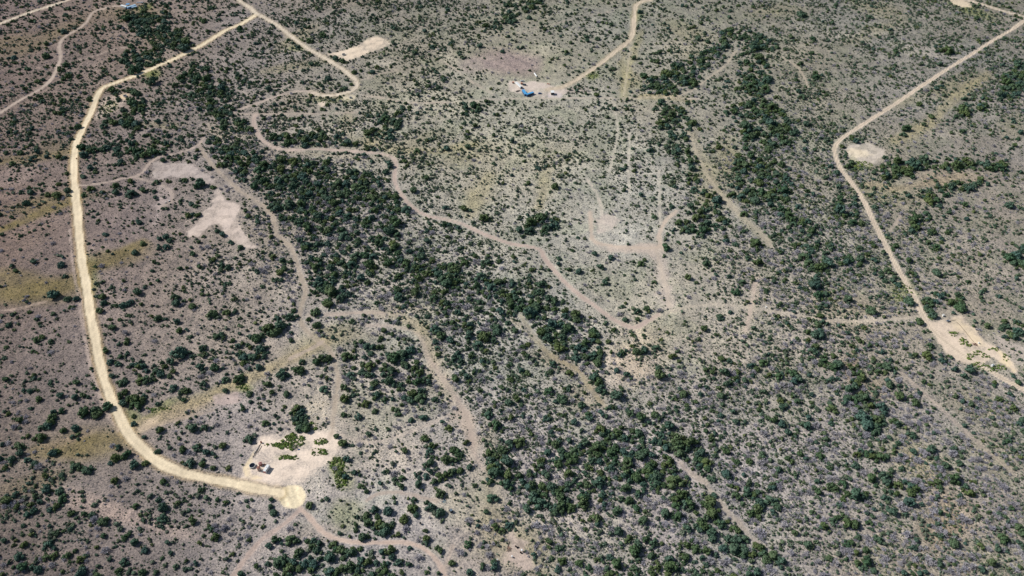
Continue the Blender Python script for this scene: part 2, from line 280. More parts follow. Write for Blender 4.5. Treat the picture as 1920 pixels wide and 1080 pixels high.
# open grassy swales and worn ground where little grows: photo points, half-width in photo px, share of plants kept out, colour, strength
OPEN = [([(610,642),(560,668),(500,695),(440,722),(380,748),(320,775),(262,802)], 13, .85, (152,138,110), .6),
 ([(700,590),(750,592),(790,615),(802,655),(815,690)], 10, .8, (168,152,130), .4), ([(815,690),(850,745),(880,795),(890,850),(892,890)], 17, .75, (174,158,140), .45),
 ([(1295,245),(1318,300),(1340,345),(1370,385),(1400,415),(1440,455)], 10, .8, (164,152,126), .4), ([(0,432),(60,408),(100,392),(135,378)], 9, .6, OLV, .8),
 ([(0,552),(70,542),(140,528)], 18, .75, OLV, .7), ([(165,505),(215,482),(268,455)], 13, .75, OLV, .7), ([(70,850),(140,840),(210,828)], 20, .8, OLV, .5),
 ([(0,305),(60,298),(130,285)], 7, .4, OLV, .4), ([(1630,345),(1680,355),(1730,345),(1800,330)], 9, .7, (152,138,114), .6), ([(1680,262),(1740,235),(1800,175),(1850,140)], 11, .55, (156,146,112), .5),
 ([(880,125),(940,110),(1000,118)], 20, .85, (150,134,130), .5), ([(1170,180),(1180,130),(1200,60)], 8, .5, (158,150,112), .5), ([(1200,182),(1250,184),(1300,188)], 6, .6, (160,148,112), .5),
 ([(1230,470),(1245,520),(1260,578)], 10, .7, (182,168,154), .4), ([(1400,620),(1412,565),(1420,520)], 9, .6, (182,166,148), .4), ([(960,600),(1020,655),(1080,690),(1130,755)], 5, .6, (150,136,108), .4),
 ([(930,880),(930,940),(920,1000),(960,1060)], 22, .55, (160,148,120), .3), ([(560,960),(520,995),(440,1075)], 10, .6, (172,156,146), .3), ([(1560,580),(1620,588),(1700,592)], 8, .6, (170,158,138), .4),
 ([(540,285),(620,292),(700,295)], 5, .4, (176,162,140), .3), ([(690,268),(760,285),(830,280),(890,270)], 9, .45, (160,150,114), .5), ([(395,235),(425,270),(460,300)], 8, .5, (170,156,136), .4),
 ([(1700,850),(1750,900),(1800,990)], 10, .4, (152,134,108), .3), ([(880,400),(900,360),(915,330)], 14, .6, (164,154,122), .5), ([(1015,390),(1020,350),(1025,320)], 9, .5, (164,154,122), .4)]
def open_ground(u, v):
    m = np.zeros(np.shape(u))
    for P, wd, s_, c, q in OPEN:
        d = seg_dist(u, v * 1.25, np.array(P, float) * (1, 1.25))
        m = np.maximum(m, s_ * (1 - smooth(wd * .55, wd * 1.35, d)))
    return 1 - m

# ------------------------------------------------------------------ ground sheet, split into ground / roads / tracks / bare patches
def build_ground():
    vs = np.arange(1250, -171, -2.7)
    b = (vs - 540) / F_PX
    ys = CAM_H * (CP - b * SP) / (SP + b * CP)
    ys = np.concatenate([[-260, -150, -40, 60, 130, 180], ys, ys[-1] + np.array([40, 110, 230, 450, 900, 1800, 3600, 6000])])
    us = (np.arange(-240, 2161, 2.7) - 960) / F_PX
    us = np.concatenate([[-2.6, -1.8, -1.4, -1.1, -.92], us, [.92, 1.1, 1.4, 1.8, 2.6]])
    A, Y = np.meshgrid(us, ys)
    X = A * (Y * CP + CAM_H * SP)
    nr, nc = X.shape
    x, y = X.ravel(), Y.ravel(); z = hgt(x, y)
    u, v, _ = to_px(x, y, z)
    col = bil(GB, np.clip(u, 0, 1920) / 240.0, np.clip(v, 0, 1080) / 216.0)
    n1 = fbm(x / 45 + 40, y / 45, 4); n2 = fbm(x / 11, y / 11 + 70, 3); n3 = fbm(x / 130 + 9, y / 130 + 5, 3); n4 = fbm(x / 24 + 3, y / 24 - 8, 4)
    col = col * (1 + .26 * (n1 - .5) + .18 * (n2 - .5))[:, None]
    cool = smooth(250, 750, u)[:, None]
    col = col * (np.array([.95, .94, .96]) * (1 - cool) + np.array([.98, 1.0, 1.045]) * cool)
    bnd = ledge(x, y)
    col = col * (1 + .20 * (bnd - .45) * smooth(.35, .6, n1))[:, None]
    green = (.30 * smooth(.5, .68, n4) * (u > 560))[:, None]
    col = col * (1 - green * np.array([.34, .20, .36]))
    warm = ((n3 - .5) * .5)[:, None]
    col = col * (1 + warm * np.array([.22, .05, -.35]))
    wu = (n2 - .5) * 26; wv = (n1 - .5) * 22
    for (cu, cv, ru, rv, ang, c, s) in TINT:
        sc = (1 + 1.2 * max(0, (540 - cv)) / 1080)
        m = max(ru, rv) * 1.7 + 20
        i = np.nonzero((np.abs(u - cu) < m) & (np.abs(v - cv) < m))[0]
        if not len(i): continue
        ca, sa = math.cos(math.radians(ang)), math.sin(math.radians(ang))
        du = u[i] + wu[i] / sc - cu; dv = v[i] + wv[i] / sc * .6 - cv
        p = (du * ca + dv * sa) / ru; q = (-du * sa + dv * ca) / rv
        k = .78 * s * (1 - smooth(.45, 1.5, np.sqrt(p * p + q * q))) * (.72 + .56 * n2[i])
        k = np.clip(k, 0, 1)[:, None]
        t = (srgb(*c) / K) * (1 + .25 * (n1[i] - .5))[:, None]
        col[i] = col[i] * (1 - k) + t * k
    for P, wd, s_, c, q in OPEN:
        P = np.array(P, float); i = near(u, v, P, wd * 2 + 10)
        if not len(i): continue
        d = seg_dist(u[i] + .5 * wu[i], (v[i] + .4 * wv[i]) * 1.25, P * (1, 1.25))
        k = np.clip(q * (1 - smooth(wd * .3, wd * 1.5, d)) * (.6 + .8 * n2[i]), 0, 1)[:, None]
        col[i] = col[i] * (1 - k) + (srgb(*c) / K) * (1 + .3 * (n1[i] - .5))[:, None] * k
    rough = np.ones(x.shape)
    fid = np.zeros(x.shape, np.int32); best = np.zeros(x.shape)
    ids = [("ground", 0)]
    for pd, P in zip(PADS, PAD_W):
        ids.append((pd[0], 0)); me = len(ids) - 1
        i = near(x, y, P, 12)
        if not len(i): continue
        d = pad_sd(x[i], y[i], P) + (fbm(x[i] / 5, y[i] / 5, 3) - .5) * pd[3] * (1.6 if pd[0] == 'turnaround' else 3.2) + (0 if pd[0] == 'turnaround' else 1) * (fbm(x[i] / 14 + 3, y[i] / 14, 3) - .5) * min(9, 3.5 * pd[3] + 2)
        k0 = 1 - smooth(-pd[3], pd[3], d)
        k = pd[2] * k0
        if pd[0] != "turnaround": k = k * (1 - .45 * smooth(.52, .7, fbm(x[i] / 9 + 5, y[i] / 9, 3)))
        tone = 1 + .3 * (fbm(x[i] / 16, y[i] / 16, 3) - .5) + .22 * (fbm(x[i] / 3, y[i] / 3, 2) - .5)
        rill = np.exp(-((fbm(x[i] / 26 + y[i] / 60, y[i] / 26 - x[i] / 80, 3) - .5) / .018) ** 2) * smooth(.45, .65, fbm(x[i] / 30 + 7, y[i] / 30, 2))
        if pd[0] == "turnaround":                    # grader marks fanning over the loose sand
            rill = .45 * smooth(.55, .75, fbm((x[i] * .8 + y[i] * .45) / 1.6, (y[i] * .6 - x[i] * .35) / 7.0, 2))
        tone = tone * (1 - .38 * rill)
        col[i] = col[i] * (1 - k[:, None]) + (srgb(*pd[1]) / K * tone[:, None]) * k[:, None]
        rough[i] = rough[i] * (1 - .75 * k)
        t = k0 > .5
        if pd[2] >= .7: fid[i[t]] = me
    for rd, P in zip(ROADS, ROAD_W):
        ids.append((rd[0], 0)); me = len(ids) - 1
        i = near(x, y, P, 14)
        if not len(i): continue
        d = seg_dist(x[i], y[i], P) + (fbm(x[i] / 4, y[i] / 4, 3) - .5) * rd[4] * 2.4 + (fbm(x[i] / 17 + 2, y[i] / 17, 2) - .5) * min(1.8, .24 * rd[1])
        h = rd[1] / 2
        k0 = 1 - smooth(h - rd[4], h + rd[4], d)
        k = min(1, rd[3] + (.15 if rd[3] >= .8 else .05)) * k0 * (1 - .35 * (1 if rd[3] < .8 else .25) * smooth(.5, .75, fbm(x[i] / 12, y[i] / 12, 3)))
        t = srgb(*rd[2]) / K * ((1.04 if rd[3] >= .8 else 1.0) if rd[0] == "dirt_track" else .95)
        tone = 1 + .24 * (fbm(x[i] / 7, y[i] / 20, 3) - .5)
        if rd[6]:                                     # a paler wheel rut on each side, a duller crown between them
            cr = 1 - smooth(.10, .28, d / rd[1])
            tone = tone * (1 - (.12 if rd[6] == 1 else .3) * cr)
        if rd[0] == "gravel_road":
            sh = smooth(h * .72, h, d); wv = np.exp(-((d - h * .42) / (h * .16)) ** 2); tone = tone * (1 - .16 * sh * (.5 + n2[i]) + .05 * wv - .07 * np.exp(-(d / (h * .2)) ** 2)) * (1 + .30 * (fbm(x[i] / 2.5, y[i] / 9, 3) - .5))
        cc = t * tone[:, None]
        if rd[0] == "gravel_road":                    # graded verge, drier ochre grass along it
            kv = .45 * (1 - smooth(h + .6, h + 4.0, d)) * (.5 + n2[i])
            kv = np.clip(kv, 0, 1)[:, None]
            col[i] = col[i] * (1 - kv) + (alb(170, 146, 100) if rd[2] == SAND else alb(164, 148, 118)) * kv
        col[i] = col[i] * (1 - k[:, None]) + cc * k[:, None]
        rough[i] = rough[i] * (1 - .8 * k)
        tt = k0 > .5
        if rd[0] != "dirt_track" or rd[3] >= .5: fid[i[tt]] = me
        if rd[0] == "gravel_road":                    # low windrow of graded gravel beside the road
            z[i] += .35 * np.exp(-((d - h - .8) / .9) ** 2)
    # pushed-up ridges on the turnaround
    P = PAD_W[1]; i = near(x, y, P, 6); d = pad_sd(x[i], y[i], P); c0 = P.mean(0)
    an = np.arctan2(y[i] - c0[1], x[i] - c0[0])
    z[i] += (1 - smooth(-1, .5, d)) * 1.0 * (fbm((x[i] * .8 + y[i] * .45) / 2.8, (y[i] * .6 - x[i] * .35) / 9.0, 2) - .5) 
    col = np.clip(col, .01, .95)

    q = np.arange(nr * nc).reshape(nr, nc)
    F = np.column_stack([q[:-1, :-1].ravel(), q[:-1, 1:].ravel(), q[1:, 1:].ravel(), q[1:, :-1].ravel()])
    # rows run from near to far (y grows), columns left to right: counter-clockwise seen from above
    ffid = fid[F[:, 0]]
    co = np.column_stack([x, y, z]).astype(np.float32)
    for k in range(len(ids)):
        f = F[ffid == k]
        if len(f) < (1 if k == 0 else 12):
            if len(f): ffid[ffid == k] = 0
    for k, (nm, _) in enumerate(ids):
        f = F[ffid == k]
        if not len(f): continue
        used, inv = np.unique(f, return_inverse=True)
        me = bpy.data.meshes.new(nm)
        me.vertices.add(len(used)); me.vertices.foreach_set("co", co[used].ravel())
        me.loops.add(len(f) * 4); me.loops.foreach_set("vertex_index", inv.ravel().astype(np.int32))
        me.polygons.add(len(f)); me.polygons.foreach_set("loop_start", np.arange(0, len(f) * 4, 4, dtype=np.int32))
        me.update(calc_edges=True)
        me.polygons.foreach_set("use_smooth", np.ones(len(f), bool))
        a = me.attributes.new("soil", 'FLOAT_COLOR', 'POINT')
        a.data.foreach_set("color", np.column_stack([col[used], np.ones(len(used))]).astype(np.float32).ravel())
        a = me.attributes.new("grain", 'FLOAT', 'POINT'); a.data.foreach_set("value", rough[used].astype(np.float32))
        me.materials.append(MAT_GROUND)
        o = bpy.data.objects.new(nm, me); COL.objects.link(o); o["kind"] = "structure"

# ------------------------------------------------------------------ materials
def mat(name):
    m = bpy.data.materials.new(name); m.use_nodes = True
    return m, m.node_tree.nodes, m.node_tree.links, m.node_tree.nodes["Principled BSDF"]
def ground_material():
    m, n, l, b = mat("soil_and_grass")
    at_ = n.new("ShaderNodeAttribute"); at_.attribute_name = "soil"
    gr = n.new("ShaderNodeAttribute"); gr.attribute_name = "grain"
    tc = n.new("ShaderNodeTexCoord")
    def noise(scale, detail, rough, stretch=None):
        t = n.new("ShaderNodeTexNoise"); t.inputs["Scale"].default_value = scale
        t.inputs["Detail"].default_value = detail; t.inputs["Roughness"].default_value = rough
        if stretch:
            mp = n.new("ShaderNodeMapping"); mp.inputs["Scale"].default_value = stretch[:3]
            mp.inputs["Rotation"].default_value = (0, 0, stretch[3])
            l.new(tc.outputs["Object"], mp.inputs[0]); l.new(mp.outputs[0], t.inputs["Vector"])
        else: l.new(tc.outputs["Object"], t.inputs["Vector"])
        return t
    def ramp(src, lo, hi, a, c):
        r = n.new("ShaderNodeMapRange"); r.inputs["From Min"].default_value = lo; r.inputs["From Max"].default_value = hi
        r.inputs["To Min"].default_value = a; r.inputs["To Max"].default_value = c; l.new(src, r.inputs["Value"]); return r.outputs[0]
    def mth(op, a, c):
        k = n.new("ShaderNodeMath"); k.operation = op
        for i, s in enumerate((a, c)):
            if isinstance(s, (int, float)): k.inputs[i].default_value = s
            else: l.new(s, k.inputs[i])
        return k.outputs[0]
    fine = noise(.75, 5, .78); mid = noise(.16, 4, .6, (1, .55, 1, .5)); peb = noise(2.6, 2, .6)
    f1 = ramp(fine.outputs["Fac"], .34, .66, -.76, .70)
    f2 = ramp(mid.outputs["Fac"], .35, .65, -.22, .22)
    tot = mth('ADD', f1, f2)
    tot = mth('MULTIPLY', tot, gr.outputs["Fac"])
    val = mth('ADD', tot, 1.0)
    mx = n.new("ShaderNodeMix"); mx.data_type = 'RGBA'; mx.blend_type = 'MULTIPLY'; mx.inputs["Factor"].default_value = 1
    cb = n.new("ShaderNodeCombineColor")
    # dry litter is a little greyer-green than the soil, pebbles paler
    l.new(val, cb.inputs[0]); l.new(mth('ADD', mth('MULTIPLY', tot, .95), 1.0), cb.inputs[1]); l.new(mth('ADD', mth('MULTIPLY', tot, .85), 1.0), cb.inputs[2])
    l.new(at_.outputs["Color"], mx.inputs[6]); l.new(cb.outputs[0], mx.inputs[7])
    pb = ramp(peb.outputs["Fac"], .64, .72, 0, .55)
    pbm = mth('MULTIPLY', pb, gr.outputs["Fac"])
    m2 = n.new("ShaderNodeMix"); m2.data_type = 'RGBA'; l.new(pbm, m2.inputs["Factor"]); l.new(mx.outputs[2], m2.inputs[6])
    m2.inputs[7].default_value = (.52, .48, .43, 1)
    l.new(m2.outputs[2], b.inputs["Base Color"])
    b.inputs["Roughness"].default_value = .95; b.inputs["Specular IOR Level"].default_value = .1
    bp = n.new("ShaderNodeBump"); bp.inputs["Strength"].default_value = .55; bp.inputs["Distance"].default_value = .35
    hh = mth('MULTIPLY', fine.outputs["Fac"], mth('ADD', mth('MULTIPLY', gr.outputs["Fac"], .8), .3))
    l.new(hh, bp.inputs["Height"]); l.new(bp.outputs[0], b.inputs["Normal"])
    return m
MAT_GROUND = ground_material()

def leaf_material(name, stops, trans=.0):
    m, n, l, b = mat(name)
    oi = n.new("ShaderNodeObjectInfo")
    cr = n.new("ShaderNodeValToRGB"); e = cr.color_ramp.elements
    e[0].position = 0; e[0].color = (*stops[0], 1); e[1].position = 1; e[1].color = (*stops[-1], 1)
    for k, s in enumerate(stops[1:-1]):
        q = e.new((k + 1) / (len(stops) - 1)); q.color = (*s, 1)
    l.new(oi.outputs["Random"], cr.inputs[0])
    tn = n.new("ShaderNodeAttribute"); tn.attribute_name = "tone"
    mx = n.new("ShaderNodeMix"); mx.data_type = 'RGBA'; mx.blend_type = 'MULTIPLY'; mx.inputs["Factor"].default_value = 1
    l.new(cr.outputs[0], mx.inputs[6]); l.new(tn.outputs["Color"], mx.inputs[7])
    l.new(mx.outputs[2], b.inputs["Base Color"])
    b.inputs["Roughness"].default_value = .75; b.inputs["Specular IOR Level"].default_value = .15
    return m
M_TREE = leaf_material("evergreen_leaves", [(.052,.104,.056),(.080,.118,.046),(.058,.112,.084),(.098,.130,.046),(.060,.114,.094),(.076,.122,.076)])
M_SHRUB = leaf_material("shrub_leaves", [(.082,.130,.072),(.122,.154,.094),(.070,.120,.082),(.145,.165,.118),(.098,.144,.100),(.125,.152,.060)])
M_TWIG = leaf_material("bare_twigs", [(.31,.30,.345),(.40,.39,.43),(.35,.335,.36),(.45,.43,.45),(.27,.265,.29)])
M_SAGE = leaf_material("grey_scrub_leaves", [(.18,.215,.155),(.23,.25,.19),(.15,.20,.15),(.26,.25,.22),(.19,.22,.12)])
M_TUFT = leaf_material("dry_grass", [(.13,.115,.065),(.085,.10,.05),(.07,.085,.045),(.15,.13,.085),(.10,.095,.07)])
M_WEED = leaf_material("green_weeds", [(.13,.20,.045),(.17,.23,.06),(.11,.18,.055),(.20,.22,.09)])
def bark_material():
    m, n, l, b = mat("bark")
    t = n.new("ShaderNodeTexNoise"); t.inputs["Scale"].default_value = 6
    cr = n.new("ShaderNodeValToRGB"); cr.color_ramp.elements[0].color = (.06, .045, .035, 1); cr.color_ramp.elements[1].color = (.17, .14, .11, 1)
    l.new(t.outputs["Fac"], cr.inputs[0]); l.new(cr.outputs[0], b.inputs["Base Color"]); b.inputs["Roughness"].default_value = .9
    return m
M_BARK = bark_material()
_mc = {}
def paint(name, c, rough=.5, metal=0.0, wear=.25, wscale=1.5, wcol=None):
    if name in _mc: return _mc[name]
    m, n, l, b = mat(name)
    t = n.new("ShaderNodeTexNoise"); t.inputs["Scale"].default_value = wscale; t.inputs["Detail"].default_value = 5
    tc = n.new("ShaderNodeTexCoord"); l.new(tc.outputs["Object"], t.inputs["Vector"])
    cr = n.new("ShaderNodeValToRGB"); e = cr.color_ramp.elements
    e[0].position = .35; e[1].position = .7
    e[0].color = (*c, 1); w_ = wcol or tuple(x * (1 - wear) for x in c); e[1].color = (*w_, 1)
    l.new(t.outputs["Fac"], cr.inputs[0]); l.new(cr.outputs[0], b.inputs["Base Color"])
    b.inputs["Roughness"].default_value = rough; b.inputs["Metallic"].default_value = metal
    _mc[name] = m; return m

build_ground()
# ------------------------------------------------------------------ plants: shapes
def ico(sub):
    bm = bmesh.new(); bmesh.ops.create_icosphere(bm, subdivisions=sub, radius=1)
    v = np.array([x.co for x in bm.verts]); f = np.array([[q.index for q in p.verts] for p in bm.faces]); bm.free()
    return v, f
ICO = ico(1)
class Geo:
    def __init__(s): s.v = []; s.t = []; s.q = []; s.tt = []; s.tq = []; s.n = 0
    def add(s, v, tri=None, quad=None, tone=1.0):
        v = np.asarray(v, float)
        if tri is not None:
            s.t.append(np.asarray(tri) + s.n); s.tt.append(np.broadcast_to(np.asarray(tone, float), (len(tri),)))
        if quad is not None:
            s.q.append(np.asarray(quad) + s.n); s.tq.append(np.broadcast_to(np.asarray(tone, float), (len(quad),)))
        s.v.append(v); s.n += len(v)
    def mesh(s, name, m):
        me = bpy.data.meshes.new(name); v = np.vstack(s.v)
        t = np.vstack(s.t) if s.t else np.zeros((0, 3), int); q = np.vstack(s.q) if s.q else np.zeros((0, 4), int)
        me.vertices.add(len(v)); me.vertices.foreach_set("co", v.astype(np.float32).ravel())
        li = np.concatenate([t.ravel(), q.ravel()]).astype(np.int32)
        me.loops.add(len(li)); me.loops.foreach_set("vertex_index", li)
        ls = np.concatenate([np.arange(len(t)) * 3, len(t) * 3 + np.arange(len(q)) * 4]).astype(np.int32)
        me.polygons.add(len(ls)); me.polygons.foreach_set("loop_start", ls)
        me.update(calc_edges=True); me.validate()
        tone = np.concatenate(([*s.tt] or [np.zeros(0)]) + [*s.tq])
        if len(tone) == len(me.polygons):
            a = me.attributes.new("tone", 'FLOAT', 'FACE'); a.data.foreach_set("value", tone.astype(np.float32))
        if m: me.materials.append(m)
        return me
def cards(geo, c, nrm, size, rng, asp=.65, tone=(.75, 1.3)):
    """leaf clumps: one bent quad each, at c with outward normal nrm"""
    n = len(c)
    nr = nrm + rng.normal(0, .45, (n, 3)); nr /= np.linalg.norm(nr, axis=1)[:, None]
    t = np.cross(nr, rng.normal(0, 1, (n, 3))); t /= np.linalg.norm(t, axis=1)[:, None] + 1e-9
    b_ = np.cross(nr, t)
    s = (size * rng.uniform(.7, 1.35, n))[:, None]
    v = np.stack([c - t * s, c - b_ * s * asp - nr * s * .25, c + t * s, c + b_ * s * asp - nr * s * .25], 1).reshape(-1, 3)
    i = np.arange(n)[:, None] * 4
    geo.add(v, quad=i + np.arange(4), tone=rng.uniform(*tone, n))
def crown_geo(seed, lobes=11, leaves=26, size=.15, height=1.25, open_=.0, spread=.62):
    rng = np.random.default_rng(seed); geo = Geo()
    L = []
    for k in range(lobes):
        a = rng.uniform(0, 2 * math.pi) if k else 0; rr = spread * math.sqrt(rng.uniform(.05, 1)) if k else .05
        top = height * (1 - .55 * rr * rr) * rng.uniform(.78, 1.04)
        r = rng.uniform(.27, .44)
        z = max(top - r, r * .7)
        if k and rng.random() < .35: z *= rng.uniform(.45, .8)
        L.append((rr * math.cos(a), rr * math.sin(a), z, r))
    for (x, y, z, r) in L:
        lt = rng.uniform(.82, 1.22)
        v, f = ICO
        jit = 1 + rng.normal(0, .13, (len(v), 1))
        geo.add(v * jit * r * np.array([.9, .9, .82]) + (x, y, z), tri=f, tone=lt * rng.uniform(.8, 1.05, len(f)))
        n = int(leaves * (r / .35) ** 2)
        d = rng.normal(0, 1, (n, 3)); d[:, 2] = d[:, 2] * .9 + .25; d /= np.linalg.norm(d, axis=1)[:, None]
        c = np.array([x, y, z]) + d * r * rng.uniform(.88, 1.22, (n, 1)) * np.array([1, 1, .92])
        c[:, 2] = np.maximum(c[:, 2], .04)
        cards(geo, c, d, size, rng, tone=(.72 * lt, 1.32 * lt))
    return geo
def trunk_geo(seed, h=.75):
    rng = np.random.default_rng(seed + 900); geo = Geo()
    def limb(p, q, r0, r1, k=6):
        p = np.array(p, float); q = np.array(q, float); ax = q - p; ax /= np.linalg.norm(ax)
        t = np.cross(ax, (.3, 1, .2)); t /= np.linalg.norm(t); b_ = np.cross(ax, t)
        an = np.arange(k) * 2 * math.pi / k
        ring = lambda c, r: c + r * (np.cos(an)[:, None] * t + np.sin(an)[:, None] * b_)
        i = np.arange(k); j = (i + 1) % k
        geo.add(np.vstack([ring(p, r0), ring(q, r1)]), quad=np.column_stack([i, j, j + k, i + k]))
    limb((0, 0, -.08), (.03, .02, h * .5), .075, .055); limb((.03, .02, h * .5), (.0, .05, h), .055, .025)
    for k in range(4):
        a = rng.uniform(0, 6.28); limb((.02, .01, h * rng.uniform(.2, .5)), (.5 * math.cos(a), .5 * math.sin(a), h * rng.uniform(.6, .9)), .045, .015, 5)
    return geo
def brush_geo(seed, n=430, height=.8):
    """leafless bush: crooked stems fanning from the base with fine twigs round the outside"""
    rng = np.random.default_rng(seed); geo = Geo()
    def sticks(p, q, wd):
        ax = q - p; t = np.cross(ax, rng.normal(0, 1, p.shape)); t /= np.linalg.norm(t, axis=1)[:, None] + 1e-9
        t = t * wd[:, None]
        v = np.stack([p - t, p + t, q + t * .5, q - t * .5], 1).reshape(-1, 3)
        geo.add(v, quad=np.arange(len(p))[:, None] * 4 + np.arange(4), tone=rng.uniform(.7, 1.3, len(p)))
    m = 34
    a = rng.uniform(0, 6.28, m); e = np.arccos(rng.uniform(.12, .98, m)); L = rng.uniform(.5, .85, m)
    d = np.column_stack([np.sin(e) * np.cos(a), np.sin(e) * np.sin(a), np.cos(e) * height * 1.15])
    p0 = rng.normal(0, .07, (m, 3)); p0[:, 2] = 0
    p1 = d * L[:, None] * .6 + p0 + rng.normal(0, .05, (m, 3)); p1[:, 2] = np.abs(p1[:, 2])
    p2 = d * L[:, None] + rng.normal(0, .08, (m, 3)); p2[:, 2] = np.abs(p2[:, 2])
    sticks(p0, p1, np.full(m, .034)); sticks(p1, p2, np.full(m, .028))
    k = rng.integers(0, m, n); f = rng.uniform(.15, 1.0, (n, 1)); s = p1[k] * (1 - f) + p2[k] * f
    tdir = d[k] * .5 + rng.normal(0, .55, (n, 3)); tdir /= np.linalg.norm(tdir, axis=1)[:, None]
    q = s + tdir * rng.uniform(.16, .38, (n, 1)); q[:, 2] = np.abs(q[:, 2])
    sticks(s, q, rng.uniform(.018, .034, n))
    return geo
def tuft_geo(seed, n=16):
    rng = np.random.default_rng(seed); geo = Geo()
    a = rng.uniform(0, 6.28, n); e = rng.uniform(.15, 1.1, n); L = rng.uniform(.6, 1.1, n)
    d = np.column_stack([np.sin(e) * np.cos(a), np.sin(e) * np.sin(a), np.cos(e) * .9]) * L[:, None]
    t = np.column_stack([-np.sin(a), np.cos(a), np.zeros(n)]) * rng.uniform(.10, .2, n)[:, None]
    o = np.column_stack([np.cos(a), np.sin(a), np.zeros(n)]) * .2
    v = np.stack([o - t, o + t, o + d], 1).reshape(-1, 3)
    geo.add(v, tri=np.arange(n)[:, None] * 3 + np.arange(3), tone=rng.uniform(.7, 1.3, n))
    return geo
TREE_MESH = [crown_geo(s, lobes=(12 + s % 4) if s < 5 else 9, leaves=30, size=.135 + .02 * (s > 4), height=1.1 + .13 * (s % 4), spread=.62 if s < 4 else .82).mesh("tree_crown", M_TREE) for s in range(7)]
TRUNK_MESH = [trunk_geo(s).mesh("tree_trunk", M_BARK) for s in range(3)]
SHRUB_MESH = [crown_geo(40 + s, lobes=5 + s % 4, leaves=17, size=.22, height=.95 + .08 * (s % 3), spread=.55).mesh("shrub_leaves", M_SHRUB) for s in range(7)]
BRUSH_MESH = [brush_geo(80 + s).mesh("brush_twigs", M_TWIG) for s in range(6)]
TUFT_MESH = [tuft_geo(120 + s).mesh("grass_blades", M_TUFT) for s in range(4)]
SPRIG_MESH = [crown_geo(160 + s, lobes=3, leaves=9, size=.34, height=.8, spread=.5).mesh("sprig_leaves", M_SHRUB) for s in range(3)]
SAGE_MESH = [crown_geo(180 + s, lobes=4, leaves=11, size=.32, height=.85, spread=.6).mesh("scrub_leaves", M_SAGE) for s in range(4)]
WEED_MESH = [crown_geo(140 + s, lobes=5, leaves=14, size=.26, height=.6, spread=.7).mesh("weed_leaves", M_WEED) for s in range(3)]

# ------------------------------------------------------------------ plants: where they grow
def grid(rows):
    a = [[int(c) for c in r.replace(" ", "")] for r in rows]
    assert all(len(r) == 32 for r in a), [len(r) for r in a]
    return np.array(a, float)
S_G = grid(["4444 33 44 5555555 44 444 4444 55555554","4444 44 44 5555555 33 444 4444 55555555","4444 45 55 5555555 22 344 4444 55555566",
 "5554 45 55 5555555 55 555 4444 66655555","5555 45 56 6666665 55 555 5555 66664444","4444 44 33 6666665 55 555 5566 66764444",
 "4444 44 43 6666666 55 544 5566 77765544","3333 34 44 6666666 66 433 4567 77776555","3334 44 55 5666777 66 554 4467 77777555",
 "3344 44 55 4366777 77 554 3456 77776554","4434 44 55 4355677 77 655 5566 77765333","4434 44 54 4455667 77 666 6666 77776555",
 "4434 44 44 4455467 78 777 7777 77766655","4333 34 44 3335447 78 777 7777 77766666","4433 35 52 2344437 77 777 7777 77777766",
 "5544 55 54 1344335 77 777 7777 77777776","5555 55 55 4455333 67 777 7777 77777777","5555 55 55 5555332 57 777 7777 77777777"])
G_G = grid(["1111 11 11 1111111 11 111 1111 11111111","1111 11 11 1111111 11 111 1121 11111111","1111 11 21 1111121 11 111 1122 21111112",
 "2111 12 22 2111111 11 111 1123 32111112","2121 22 24 4322111 11 111 1124 43322111","2111 11 24 5443111 11 111 1234 44422111",
 "2111 11 13 5554211 11 111 1234 55443222","1111 11 12 4555432 11 111 1234 55544222","1111 11 22 3456544 21 111 1123 55544322",
 "1111 11 22 2356655 32 111 1123 55543321","1111 11 22 2234566 54 221 1233 54543111","2111 11 12 2234456 65 433 3333 44555332",
 "2111 11 11 1233445 66 544 4444 45566443","2221 12 11 1123335 65 545 5444 45666544","2211 22 11 1123324 54 445 5445 45677654",
 "2222 22 22 0112223 55 555 5555 55677765","3222 22 22 2222223 56 666 6666 66666665","3222 22 22 3322223 45 666 6666 66666665"])
T_G = grid(["3333 55 43 3333333 33 332 2333 22222223","3333 55 44 3322333 22 222 3333 22222333","3334 55 55 3332233 12 222 3344 32222233",
 "3344 55 55 5444433 32 222 3355 43222344","4345 55 56 6544333 22 222 3445 54333333","3333 33 46 6653332 22 222 2345 55433443",
 "3333 33 33 6666433 22 222 2345 44444333","2233 33 33 5666644 33 222 2445 55444433","2233 33 44 4665755 44 332 2234 55544433",
 "3333 33 44 3444566 54 322 2233 45443332","3333 34 45 3344466 65 333 3333 44443222","3334 45 44 4344345 65 444 4333 44444443",
 "3334 34 43 3444324 55 444 4444 44444443","4333 33 33 3434323 46 655 4444 44444443","4443 33 32 2332434 56 655 4444 44455443",
 "4433 33 32 1233443 46 555 5555 44455544","4444 44 33 3344333 45 555 5555 44455444","4444 44 34 5544333 34 444 5555 44455444"])
